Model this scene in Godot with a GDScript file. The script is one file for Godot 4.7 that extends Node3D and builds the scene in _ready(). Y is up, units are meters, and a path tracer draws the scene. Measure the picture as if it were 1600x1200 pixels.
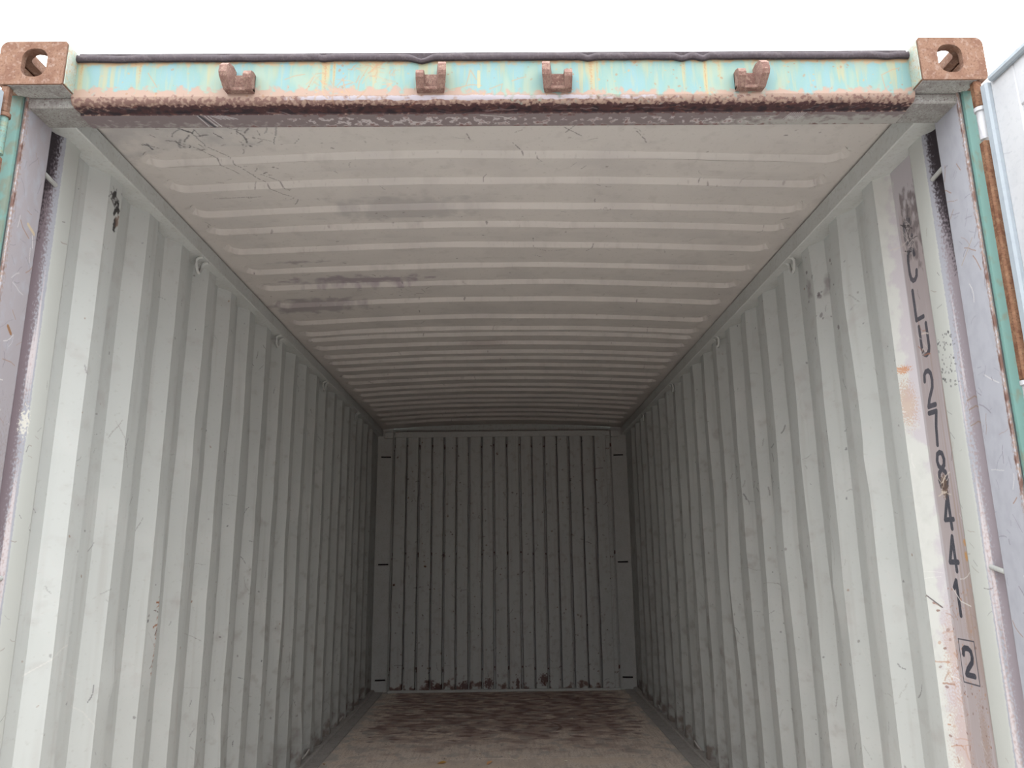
extends Node3D

# ---------------------------------------------------------------- canvas: a computed colour texture in metres
class Canvas:
	var w: int
	var h: int
	var a0: float
	var a1: float
	var b0: float
	var b1: float
	var d: PackedByteArray
	var sx: float
	var sy: float
	var rng := RandomNumberGenerator.new()

	func _init(w_: int, h_: int, a0_: float, a1_: float, b0_: float, b1_: float, c: Color, sd: int):
		w = w_; h = h_; a0 = a0_; a1 = a1_; b0 = b0_; b1 = b1_
		var im := Image.create(w, h, false, Image.FORMAT_RGB8)
		im.fill(c)
		d = im.get_data()
		sx = w / (a1 - a0)
		sy = h / (b1 - b0)
		rng.seed = sd

	func X(a: float) -> float:
		return (a - a0) * sx

	func Y(b: float) -> float:
		return (b - b0) * sy

	# noise bytes; nw and nh give the grid it is made on before it is stretched to the canvas
	func noise(sd: int, freq: float, oct: int, nw := 0, nh := 0) -> PackedByteArray:
		var n := FastNoiseLite.new()
		n.seed = sd
		n.noise_type = FastNoiseLite.TYPE_SIMPLEX_SMOOTH
		n.frequency = freq
		n.fractal_octaves = oct
		n.fractal_type = FastNoiseLite.FRACTAL_FBM if oct > 1 else FastNoiseLite.FRACTAL_NONE
		var im := n.get_image(w if nw == 0 else nw, h if nh == 0 else nh, false, false, true)
		if im.get_width() != w or im.get_height() != h:
			im.resize(w, h, Image.INTERPOLATE_CUBIC)
		im.convert(Image.FORMAT_L8)
		return im.get_data()

	func put(i: int, r: int, g: int, b: int, al: float) -> void:
		var k := i * 3
		d[k] += int((r - d[k]) * al)
		d[k + 1] += int((g - d[k + 1]) * al)
		d[k + 2] += int((b - d[k + 2]) * al)

	# colour laid where the noise lies above lo, in full from hi
	func layer(n: PackedByteArray, lo: float, hi: float, c: Color, amt: float) -> void:
		var lut := PackedInt32Array()
		lut.resize(256)
		for i in 256:
			lut[i] = int(clampf((i / 255.0 - lo) / (hi - lo), 0, 1) * amt * 256)
		var r := c.r8
		var g := c.g8
		var b := c.b8
		var k := 0
		for v in n:
			var al := lut[v]
			if al > 0:
				var p := d[k]
				d[k] = p + (((r - p) * al) >> 8)
				p = d[k + 1]
				d[k + 1] = p + (((g - p) * al) >> 8)
				p = d[k + 2]
				d[k + 2] = p + (((b - p) * al) >> 8)
			k += 3

	# a piecewise line through [position, value] pairs, sampled for every column or row
	func ramp(pairs: Array, along_x: bool) -> PackedFloat32Array:
		var o := PackedFloat32Array()
		var cnt := w if along_x else h
		o.resize(cnt)
		for i in cnt:
			var m := a0 + (i + 0.5) / sx if along_x else b0 + (i + 0.5) / sy
			var v: float = pairs[0][1]
			if m >= pairs[-1][0]:
				v = pairs[-1][1]
			else:
				for j in pairs.size() - 1:
					if m >= pairs[j][0] and m < pairs[j + 1][0]:
						v = lerpf(pairs[j][1], pairs[j + 1][1], (m - pairs[j][0]) / (pairs[j + 1][0] - pairs[j][0]))
						break
			o[i] = v
		return o

	# a ragged patch of paint, dirt or rust: row and column weights pushed about by noise
	func zone(xs: Array, ys: Array, n: PackedByteArray, k: float, sharp: float, c: Color, amt: float) -> void:
		var ax := ramp(xs, true)
		var ay := ramp(ys, false)
		var r := c.r8
		var g := c.g8
		var b := c.b8
		for y in h:
			var by := ay[y] - k * 0.5
			if by + k < 0:
				continue
			var row := y * w
			for x in w:
				var v := (by + ax[x] + k * n[row + x] / 255.0) * sharp
				if v > 0:
					put(row + x, r, g, b, minf(v, 1) * amt)

	func blob(a: float, b_: float, ra: float, rb: float, n: PackedByteArray, k: float, sharp: float, c: Color, amt: float) -> void:
		var cx := X(a)
		var cy := Y(b_)
		var rx := absf(ra * sx)
		var ry := absf(rb * sy)
		var r := c.r8
		var g := c.g8
		var b := c.b8
		for y in range(maxi(0, int(cy - ry * 1.4)), mini(h, int(cy + ry * 1.4) + 1)):
			for x in range(maxi(0, int(cx - rx * 1.4)), mini(w, int(cx + rx * 1.4) + 1)):
				var u := (x - cx) / rx
				var q := (y - cy) / ry
				var v := (1.0 - sqrt(u * u + q * q) + k * (n[y * w + x] / 255.0 - 0.5)) * sharp
				if v > 0:
					put(y * w + x, r, g, b, minf(v, 1) * amt)

	# a scratch, drip or painted stroke through points in metres
	func stroke(p: Array, wide: float, c: Color, amt: float, gaps := 0.0, n := PackedByteArray(), k := 0.0) -> void:
		var r := c.r8
		var g := c.g8
		var b := c.b8
		var rad := maxf(wide * 0.5 * absf(sy), 0.5)
		var done := {}
		for i in p.size() - 1:
			var s := Vector2(X(p[i].x), Y(p[i].y))
			var e := Vector2(X(p[i + 1].x), Y(p[i + 1].y))
			var steps := maxi(1, int(s.distance_to(e) * 1.6))
			for t in steps + 1:
				if gaps > 0 and rng.randf() < gaps:
					continue
				var m := s.lerp(e, t / float(steps))
				var rx := maxf(rad * absf(sx / sy), 0.5)
				for y in range(maxi(0, int(m.y - rad)), mini(h, int(m.y + rad) + 1)):
					for x in range(maxi(0, int(m.x - rx)), mini(w, int(m.x + rx) + 1)):
						var dx := (x + 0.5 - m.x) / rx
						var dy := (y + 0.5 - m.y) / rad
						if dx * dx + dy * dy > 1.15 or done.has(y * w + x):
							continue
						done[y * w + x] = true
						var al := amt
						if k > 0:
							al *= clampf((1.0 - k * n[y * w + x] / 255.0) * 3.0, 0, 1)
						put(y * w + x, r, g, b, al)

	# many short random scuffs inside a rectangle
	func scuffs(count: int, ra: Array, rb: Array, lens: Array, wide: float, cols: Array, amt: float, tilt := 1.0) -> void:
		for i in count:
			var p := Vector2(rng.randf_range(ra[0], ra[1]), rng.randf_range(rb[0], rb[1]))
			var ang := rng.randf_range(-PI, PI) * tilt
			var l := rng.randf_range(lens[0], lens[1])
			var pts := [p]
			for j in 3:
				ang += rng.randf_range(-0.4, 0.4)
				p += Vector2(cos(ang), sin(ang)) * l / 3.0
				pts.append(p)
			stroke(pts, wide * rng.randf_range(0.6, 1.6), cols[rng.randi() % cols.size()], amt * rng.randf_range(0.4, 1.0), 0.25)

	# specks of dirt or chipped paint
	func specks(count: int, ra: Array, rb: Array, size: Array, cols: Array, amt: float) -> void:
		for i in count:
			var p := Vector2(rng.randf_range(ra[0], ra[1]), rng.randf_range(rb[0], rb[1]))
			var s := rng.randf_range(size[0], size[1])
			stroke([p, p + Vector2(rng.randf_range(-s, s), rng.randf_range(-s, s)) * 0.6], s, cols[rng.randi() % cols.size()], amt * rng.randf_range(0.5, 1.0))

	func texture() -> ImageTexture:
		var im := Image.create_from_data(w, h, false, Image.FORMAT_RGB8, d)
		return ImageTexture.create_from_image(im)


func rgb(r: int, g: int, b: int) -> Color:
	return Color8(r, g, b)

# ---------------------------------------------------------------- small helpers
var M := {}
var dent_noise := FastNoiseLite.new()
var taken := {}

const WORN := Color(0.875, 0.875, 0.875)   # the textures are drawn light; the steel and its paint are this much darker

func mat(tex, rough: float, spec := 0.4, color := WORN) -> StandardMaterial3D:
	var m := StandardMaterial3D.new()
	m.albedo_color = color
	if tex:
		m.albedo_texture = tex
	m.roughness = rough
	m.metallic_specular = spec
	m.cull_mode = BaseMaterial3D.CULL_DISABLED
	return m

func tri(m: StandardMaterial3D, scale: float) -> StandardMaterial3D:
	m.uv1_triplanar = true
	m.uv1_world_triplanar = true
	m.uv1_scale = Vector3.ONE * scale
	return m

func meta(o: Node, label: String, category := "", group := "", kind := "") -> Node:
	if label: o.set_meta("label", label)
	if category: o.set_meta("category", category)
	if group: o.set_meta("group", group)
	if kind: o.set_meta("kind", kind)
	return o

func base(called: String, at := Vector3.ZERO) -> Node3D:
	var o := Node3D.new()
	o.name = called
	o.position = at
	add_child(o, true)
	return o

func add(st: SurfaceTool, called: String, m: Material, parent: Node) -> MeshInstance3D:
	var o := MeshInstance3D.new()
	o.name = called
	o.mesh = st.commit()
	o.mesh.surface_set_material(0, m)
	parent.add_child(o, true)
	return o

func begin() -> SurfaceTool:
	var st := SurfaceTool.new()
	st.begin(Mesh.PRIMITIVE_TRIANGLES)
	return st

# rows of points, each strip between two rows its own smooth group (sharp: list of strips that start a new group; empty = all)
func grid(st: SurfaceTool, rows: Array, uvs: Array, groups: Array = []) -> void:
	for i in rows.size() - 1:
		st.set_smooth_group(i if groups.is_empty() else groups[i])
		var A: PackedVector3Array = rows[i]
		var B: PackedVector3Array = rows[i + 1]
		var U: PackedVector2Array = uvs[i]
		var V: PackedVector2Array = uvs[i + 1]
		for j in A.size() - 1:
			for q in [[A[j], U[j]], [B[j], V[j]], [B[j + 1], V[j + 1]], [A[j], U[j]], [B[j + 1], V[j + 1]], [A[j + 1], U[j + 1]]]:
				st.set_uv(q[1])
				st.add_vertex(q[0])

func face(st: SurfaceTool, pts: Array) -> void:
	for i in range(1, pts.size() - 1):
		for p in [pts[0], pts[i], pts[i + 1]]:
			st.set_uv(Vector2(p.x, p.y))
			st.add_vertex(p)

# a box with chamfered edges
func box(st: SurfaceTool, lo: Vector3, hi: Vector3, ch := 0.002, xf := Transform3D.IDENTITY) -> void:
	st.set_smooth_group(-1)
	var c := (lo + hi) * 0.5
	var e := (hi - lo) * 0.5
	ch = minf(ch, minf(e.x, minf(e.y, e.z)) * 0.9)
	var v := func(sx: float, sy: float, sz: float, ax: int) -> Vector3:
		var o := Vector3(sx * e.x, sy * e.y, sz * e.z)
		for k in 3:
			if k != ax:
				o[k] -= signf(o[k]) * ch
		return xf * (c + o)
	for ax in 3:
		for s in [-1.0, 1.0]:
			var q := []
			for t in [[-1.0, -1.0], [1.0, -1.0], [1.0, 1.0], [-1.0, 1.0]]:
				var g := [0.0, 0.0, 0.0]
				g[ax] = s; g[(ax + 1) % 3] = t[0]; g[(ax + 2) % 3] = t[1]
				q.append(v.call(g[0], g[1], g[2], ax))
			if s > 0: q.reverse()
			face(st, q)
	for ax in 3:
		var bx := (ax + 1) % 3
		var cx := (ax + 2) % 3
		for sb in [-1.0, 1.0]:
			for sc in [-1.0, 1.0]:
				var g0 := [0.0, 0.0, 0.0]
				g0[bx] = sb; g0[cx] = sc
				var g1 := g0.duplicate()
				g0[ax] = -1.0; g1[ax] = 1.0
				var q := [v.call(g0[0], g0[1], g0[2], bx), v.call(g0[0], g0[1], g0[2], cx), v.call(g1[0], g1[1], g1[2], cx), v.call(g1[0], g1[1], g1[2], bx)]
				if sb * sc > 0: q.reverse()
				face(st, q)
	for sa in [-1.0, 1.0]:
		for sb in [-1.0, 1.0]:
			for sc in [-1.0, 1.0]:
				var q := [v.call(sa, sb, sc, 0), v.call(sa, sb, sc, 1), v.call(sa, sb, sc, 2)]
				if sa * sb * sc < 0: q.reverse()
				face(st, q)

func box_part(called: String, lo: Vector3, hi: Vector3, m: Material, parent: Node, ch := 0.002) -> MeshInstance3D:
	var st := begin()
	var c := (lo + hi) * 0.5
	box(st, lo - c, hi - c, ch)
	st.generate_normals()
	var o := add(st, called, m, parent)
	o.position = c
	return o

# a round rod bent through the points
func rod(st: SurfaceTool, pts: Array, r: float, sides := 8) -> void:
	var rows := []
	var uvs := []
	var up := Vector3(0.31, 0.87, 0.39).normalized()
	for i in pts.size():
		var t: Vector3 = (pts[mini(i + 1, pts.size() - 1)] - pts[maxi(i - 1, 0)]).normalized()
		var n := t.cross(up).normalized()
		var b := t.cross(n)
		var row := PackedVector3Array()
		var uv := PackedVector2Array()
		for j in sides + 1:
			var an := TAU * j / sides
			row.append(pts[i] + (n * cos(an) + b * sin(an)) * r)
			uv.append(Vector2(j / float(sides), i))
		rows.append(row)
		uvs.append(uv)
	var g := []
	for i in rows.size():
		g.append(1)
	grid(st, rows, uvs, g)
	st.set_smooth_group(-1)
	for i in [0, pts.size() - 1]:
		var cap := []
		for j in sides:
			cap.append(rows[i][j])
		if i == 0: cap.reverse()
		face(st, cap)

# ---------------------------------------------------------------- shapes of the sheet metal
const ZB := -5.95      # inner face of the end wall
const XC := 1.176      # crests of the side walls
const XR := 1.212      # troughs of the side walls

func roof_drop(z: float) -> float:
	return 0.0055 * absf(z)

func roof_y(x: float, z: float) -> float:
	return 2.388 - roof_drop(z) + (0.026 + 0.003 * absf(z)) * (1.0 - pow(x / 1.14, 2)) + dent_noise.get_noise_3d(x * 1.3, 40.0, z * 1.6) * 0.005

func rail_top(z: float) -> float:
	return 2.3810 - roof_drop(z)

var wall_dents := {
	-1: [[0.84, -0.853, 0.05, 0.02, 0.016], [1.02, -1.14, 0.25, 0.03, 0.01], [1.4, -1.5, 0.3, 0.05, 0.012], [0.35, -1.9, 0.12, 0.05, 0.02], [1.5, -2.1, 0.25, 0.06, 0.012], [0.25, -2.6, 0.2, 0.05, 0.02], [0.9, -2.75, 0.3, 0.06, 0.014], [0.12, -3.3, 0.15, 0.07, 0.024], [0.1, -3.75, 0.2, 0.08, 0.02], [2.26, -0.62, 0.1, 0.07, 0.014], [2.1, -0.95, 0.16, 0.06, 0.012], [1.25, -0.72, 0.3, 0.02, 0.006]],
	1: [[1.466, -0.83, 0.06, 0.05, 0.007], [2.15, -1.16, 0.12, 0.05, -0.016], [1.07, -1.2, 0.1, 0.06, 0.016], [1.2, -1.75, 0.25, 0.08, 0.018], [0.9, -2.0, 0.3, 0.06, 0.02], [1.0, -2.5, 0.3, 0.08, 0.024], [0.8, -2.9, 0.25, 0.07, 0.018], [0.7, -3.5, 0.3, 0.08, 0.024], [0.25, -1.6, 0.2, 0.05, 0.014], [0.3, -3.0, 0.2, 0.06, 0.02], [2.0, -0.85, 0.18, 0.05, 0.01], [1.3, -3.3, 0.25, 0.07, 0.016]],
}

func dent(s: int, y: float, z: float) -> Vector2:
	# x push (inward positive) and z wobble of a point on a side wall
	var rough := smoothstep(-0.5, -1.6, z)
	var v := dent_noise.get_noise_3d(s * 20.0, y * 1.1, z * 2.2) * 0.004 * (0.4 + rough)
	var u := dent_noise.get_noise_3d(s * 50.0, y * 2.4, z * 6.0) * 0.012 * (0.08 + rough)
	for q in wall_dents[s]:
		var e: float = exp(-(pow((y - q[0]) / q[2], 2) + pow((z - q[1]) / q[3], 2)))
		v += e * q[4] * 0.7
		u += e * q[4] * 0.5 * sin(q[0] * 37.0)
	return Vector2(v, u)

# one vertical strip of bent sheet: profile of [x, z] points run from y0 to y1
func sheet(s: int, prof: Array, y0: float, y1: float, ny: int, u_of: Callable, v_of: Callable) -> SurfaceTool:
	var st := begin()
	var rows := []
	var uvs := []
	for k in prof.size():
		var row := PackedVector3Array()
		var uv := PackedVector2Array()
		for j in ny + 1:
			var y := lerpf(y0, y1, j / float(ny))
			var dd := dent(s, y, prof[k][1])
			row.append(Vector3(s * (prof[k][0] - dd.x), y, prof[k][1] + dd.y))
			uv.append(Vector2(u_of.call(prof[k][1]), v_of.call(y)))
		rows.append(row)
		uvs.append(uv)
	grid(st, rows, uvs)
	st.generate_normals()
	return st

# glyphs as strokes in a unit box
var GLYPHS := {
	"C": [[Vector2(1, .78), Vector2(.9, .93), Vector2(.65, 1), Vector2(.35, 1), Vector2(.1, .9), Vector2(0, .7), Vector2(0, .3), Vector2(.1, .1), Vector2(.35, 0), Vector2(.65, 0), Vector2(.9, .08), Vector2(1, .24)]],
	"L": [[Vector2(0, 1), Vector2(0, 0), Vector2(1, 0)]],
	"U": [[Vector2(0, 1), Vector2(0, .25), Vector2(.12, .07), Vector2(.4, 0), Vector2(.6, 0), Vector2(.88, .07), Vector2(1, .25), Vector2(1, 1)]],
	"2": [[Vector2(0, .75), Vector2(.06, .92), Vector2(.3, 1), Vector2(.65, 1), Vector2(.92, .9), Vector2(1, .7), Vector2(.9, .5), Vector2(.3, .2), Vector2(.05, 0), Vector2(1, 0)]],
	"7": [[Vector2(0, 1), Vector2(1, 1), Vector2(.7, .55), Vector2(.55, 0)]],
	"8": [[Vector2(.5, .53), Vector2(.15, .62), Vector2(.05, .78), Vector2(.2, .96), Vector2(.5, 1), Vector2(.8, .96), Vector2(.95, .78), Vector2(.85, .62), Vector2(.5, .53), Vector2(.1, .42), Vector2(0, .22), Vector2(.15, .04), Vector2(.5, 0), Vector2(.85, .04), Vector2(1, .22), Vector2(.9, .42), Vector2(.5, .53)]],
	"4": [[Vector2(.7, 0), Vector2(.7, 1), Vector2(0, .25), Vector2(1, .25)]],
	"1": [[Vector2(.2, .8), Vector2(.55, 1), Vector2(.55, 0)]],
}

func letter(cv: Canvas, ch: String, zc: float, y0: float, y1: float, wide: float, n: PackedByteArray, amt: float) -> void:
	# read from inside: the reading direction runs towards the door (+z)
	for poly in GLYPHS[ch]:
		var p := []
		for q in poly:
			p.append(Vector2(zc + (q.x - 0.5) * wide, lerpf(y0 + 0.006, y1 - 0.006, q.y)))
		cv.stroke(p, 0.013, rgb(66, 68, 78), amt, 0.0, n, 1.0)

# ---------------------------------------------------------------- textures
const PAINT := Color(0.792, 0.81, 0.802)

func paint_wall(s: int, sd: int) -> ImageTexture:
	var cv := Canvas.new(2048, 1024, 0.0, -6.0, 2.4, 0.0, PAINT, sd)
	var big := cv.noise(sd, 0.006, 4)
	var mid := cv.noise(sd + 1, 0.02, 4)
	var fine := cv.noise(sd + 2, 0.12, 3)
	var drip := cv.noise(sd + 3, 0.05, 3, 2048, 48)
	cv.layer(big, 0.5, 0.9, rgb(210, 214, 212), 0.7)
	cv.layer(drip, 0.66, 0.98, rgb(172, 168, 164), 0.3)
	cv.layer(mid, 0.66, 0.9, rgb(178, 172, 170), 0.3)
	cv.layer(fine, 0.74, 0.92, rgb(168, 164, 160), 0.35)
	# grime and rubbing further inside and along the foot
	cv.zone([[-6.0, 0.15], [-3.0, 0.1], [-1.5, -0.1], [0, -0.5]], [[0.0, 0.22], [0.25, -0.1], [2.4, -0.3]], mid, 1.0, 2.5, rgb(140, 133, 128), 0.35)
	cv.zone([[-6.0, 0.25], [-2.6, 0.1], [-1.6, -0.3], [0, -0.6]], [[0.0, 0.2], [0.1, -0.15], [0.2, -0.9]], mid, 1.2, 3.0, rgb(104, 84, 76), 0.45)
	var dark := [rgb(95, 92, 94), rgb(120, 116, 114), rgb(70, 68, 72)]
	cv.scuffs(260, [-0.4, -5.9], [0.05, 2.25], [0.008, 0.05], 0.0025, dark, 0.55)
	cv.scuffs(60, [-0.4, -4.0], [0.1, 1.8], [0.04, 0.16], 0.002, [rgb(150, 146, 142), rgb(222, 222, 216)], 0.6)
	cv.specks(420, [-0.4, -5.9], [0.05, 2.3], [0.002, 0.007], dark + [rgb(120, 84, 62)], 0.6)
	cv.specks(120, [-1.6, -5.9], [0.05, 1.2], [0.004, 0.012], [rgb(150, 145, 142), rgb(110, 104, 102)], 0.5)
	if s < 0:
		# chipped patch near the top of the first trough and a rusted edge lower down
		for q in [[-0.531, 2.262, 0.010, 0.016], [-0.548, 2.245, 0.007, 0.012], [-0.556, 2.232, 0.007, 0.012], [-0.550, 2.222, 0.007, 0.010], [-0.563, 2.244, 0.007, 0.014], [-0.568, 2.226, 0.006, 0.014], [-0.558, 2.252, 0.006, 0.010], [-0.540, 2.272, 0.008, 0.010], [-0.545, 2.212, 0.006, 0.012], [-0.557, 2.180, 0.010, 0.022]]:
			cv.blob(q[0], q[1], q[2], q[3], fine, 1.2, 3.0, rgb(50, 49, 50), 0.9)
		cv.blob(-0.568, 2.196, 0.012, 0.026, fine, 1.2, 2.0, rgb(128, 104, 90), 0.75)
		cv.scuffs(8, [-0.515, -0.545], [2.24, 2.27], [0.02, 0.04], 0.005, [rgb(70, 68, 70)], 0.7)
		cv.blob(-0.90, 2.36, 0.07, 0.06, mid, 1.2, 2.0, rgb(132, 128, 132), 0.6)
		cv.zone([[-1.24, -0.9], [-1.175, 0.1], [-1.15, 0.1], [-1.1, -0.9]], [[0.6, -0.6], [0.8, 0.05], [1.0, 0.1], [1.25, -0.6]], fine, 1.3, 3.0, rgb(150, 104, 84), 0.75)
		cv.scuffs(26, [-1.14, -1.19], [0.85, 1.05], [0.01, 0.04], 0.004, [rgb(70, 50, 44), rgb(150, 90, 60)], 0.8)
		cv.stroke([Vector2(-0.44, 0.9), Vector2(-0.55, 0.955), Vector2(-0.66, 0.98)], 0.002, rgb(222, 222, 216), 0.7)
	else:
		for q in [[-1.16, 2.17, 0.05, 0.05], [-1.05, 2.14, 0.03, 0.04]]:
			cv.blob(q[0], q[1], q[2], q[3], mid, 1.6, 2.0, rgb(138, 132, 134), 0.6)
		cv.specks(30, [-0.95, -1.25], [1.95, 2.28], [0.004, 0.014], [rgb(100, 92, 96)], 0.7)
		cv.scuffs(30, [-1.6, -2.3], [1.4, 1.75], [0.01, 0.05], 0.005, dark, 0.6)
	return cv.texture()

func paint_first_bay() -> ImageTexture:
	# trough beside the right post with the container number, and the flank behind it
	var cv := Canvas.new(320, 2048, -0.37, -0.60, 2.4, 0.0, rgb(206, 209, 205), 71)
	var mid := cv.noise(72, 0.02, 4)
	var fine := cv.noise(73, 0.16, 3)
	var drip := cv.noise(74, 0.04, 3, 320, 90)
	cv.layer(mid, 0.45, 0.9, rgb(198, 201, 197), 0.8)
	# old mauve primer showing where the new paint was masked off
	var primer := rgb(196, 191, 197)
	cv.zone([[-0.62, -0.5], [-0.56, -0.25], [-0.5, 0.5], [-0.4, 0.8], [-0.36, 0.8]], [[0.25, -0.7], [0.42, 0.0], [1.0, 0.1], [1.30, -0.25], [1.47, -0.25], [1.50, 0.12], [2.02, 0.1], [2.15, -0.1], [2.4, -0.3]], mid, 0.5, 5.0, primer, 0.9)
	cv.zone([[-0.62, -0.9], [-0.52, -0.8], [-0.5, 0.2], [-0.4, 0.25], [-0.37, 0.0]], [[0.3, -0.6], [0.6, 0.25], [2.1, 0.25], [2.24, -0.5]], drip, 0.9, 3.0, rgb(178, 167, 168), 0.8)
	cv.zone([[-0.62, -0.9], [-0.5, -0.6], [-0.42, 0.05], [-0.375, 0.3]], [[0.5, -0.5], [0.9, 0.1], [1.6, 0.0], [1.9, -0.5]], drip, 1.3, 2.0, rgb(160, 138, 126), 0.5)
	cv.zone([[-0.62, -0.9], [-0.49, -0.8], [-0.48, 0.1], [-0.38, 0.1]], [[1.9, -0.9], [2.0, 0.0], [2.2, 0.2], [2.27, -0.6]], mid, 1.0, 3.0, rgb(128, 120, 122), 0.85)
	# rust runs and chips
	cv.blob(-0.545, 1.60, 0.022, 0.07, fine, 1.6, 3.0, rgb(190, 164, 148), 0.65)
	cv.blob(-0.545, 1.70, 0.018, 0.012, fine, 1.8, 3.0, rgb(196, 140, 104), 0.8)
	cv.blob(-0.52, 0.68, 0.03, 0.22, fine, 1.7, 2.0, rgb(186, 160, 148), 0.45)
	cv.blob(-0.525, 0.45, 0.014, 0.14, fine, 1.8, 2.0, rgb(178, 148, 134), 0.4)
	cv.blob(-0.43, 0.72, 0.018, 0.10, fine, 1.6, 2.0, rgb(160, 136, 122), 0.5)
	cv.blob(-0.52, 0.93, 0.018, 0.10, fine, 1.8, 2.0, rgb(188, 162, 148), 0.45)
	cv.blob(-0.43, 1.0, 0.02, 0.05, fine, 1.6, 2.0, rgb(172, 146, 132), 0.45)
	cv.blob(-0.398, 1.17, 0.007, 0.014, fine, 1.0, 3.0, rgb(196, 144, 84), 0.8)
	cv.blob(-0.396, 1.205, 0.008, 0.01, fine, 1.0, 3.0, rgb(206, 150, 90), 0.7)
	cv.specks(260, [-0.40, -0.55], [0.15, 1.1], [0.002, 0.006], [rgb(172, 126, 100), rgb(130, 100, 90), rgb(184, 148, 126)], 0.7)
	cv.scuffs(40, [-0.50, -0.54], [0.3, 1.05], [0.01, 0.04], 0.003, [rgb(174, 132, 108), rgb(150, 108, 88)], 0.6)
	# the number, stencilled downwards
	var n := cv.noise(75, 0.3, 2)
	var rows := [["C", -0.46, 2.055, 2.138, 0.5], ["C", -0.462, 1.942, 2.046, 0.8], ["L", -0.460, 1.825, 1.926, 0.85], ["U", -0.452, 1.716, 1.814, 0.85], ["2", -0.461, 1.571, 1.682, 0.85], ["7", -0.462, 1.462, 1.565, 0.9], ["8", -0.456, 1.345, 1.452, 0.9], ["4", -0.455, 1.236, 1.340, 0.95], ["4", -0.461, 1.126, 1.226, 0.95], ["1", -0.466, 1.013, 1.112, 1.0], ["2", -0.458, 0.866, 0.944, 1.0]]
	for q in rows:
		letter(cv, q[0], q[1], q[2], q[3], 0.040, n, q[4])
	var bx := [Vector2(-0.494, 0.958), Vector2(-0.420, 0.958), Vector2(-0.420, 0.851), Vector2(-0.494, 0.851), Vector2(-0.494, 0.958)]
	cv.stroke(bx, 0.003, rgb(70, 70, 80), 0.85)
	# scratches over the first letters, torn paint at the eight
	cv.scuffs(34, [-0.43, -0.485], [2.03, 2.17], [0.02, 0.07], 0.003, [rgb(206, 198, 194), rgb(60, 56, 60), rgb(206, 198, 194)], 0.8)
	cv.scuffs(12, [-0.42, -0.48], [1.72, 1.80], [0.01, 0.04], 0.003, [rgb(220, 208, 200), rgb(170, 120, 100)], 0.8)
	cv.blob(-0.455, 1.355, 0.02, 0.035, fine, 1.2, 3.0, rgb(104, 84, 72), 0.85)
	cv.scuffs(14, [-0.44, -0.475], [1.335, 1.38], [0.01, 0.03], 0.003, [rgb(226, 214, 200)], 0.9)
	cv.stroke([Vector2(-0.485, 1.085), Vector2(-0.455, 1.055), Vector2(-0.41, 1.045)], 0.003, rgb(222, 220, 216), 0.9)
	cv.stroke([Vector2(-0.585, 1.09), Vector2(-0.545, 1.05), Vector2(-0.53, 1.035)], 0.003, rgb(90, 84, 86), 0.8)
	cv.scuffs(22, [-0.39, -0.58], [0.1, 2.2], [0.02, 0.06], 0.002, [rgb(120, 112, 116), rgb(226, 226, 222)], 0.7)
	return cv.texture()

# lengths along the bent profile of a door post, outer edge first
var POST_PROFILE := [[1.219, -0.052], [1.182, -0.052], [1.179, -0.060], [1.176, -0.057], [1.173, -0.055], [1.170, -0.060], [1.170, -0.172], [1.1725, -0.177], [1.205, -0.180], [1.213, -0.188], [1.213, -0.244], [1.210, -0.258], [1.203, -0.270], [1.195, -0.279], [1.191, -0.290], [1.190, -0.350], [1.193, -0.358], [1.212, -0.372]]

func post_lengths() -> Array:
	var o := [0.0]
	for i in range(1, POST_PROFILE.size()):
		o.append(o[-1] + Vector2(POST_PROFILE[i][0] - POST_PROFILE[i - 1][0], POST_PROFILE[i][1] - POST_PROFILE[i - 1][1]).length())
	return o

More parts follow.
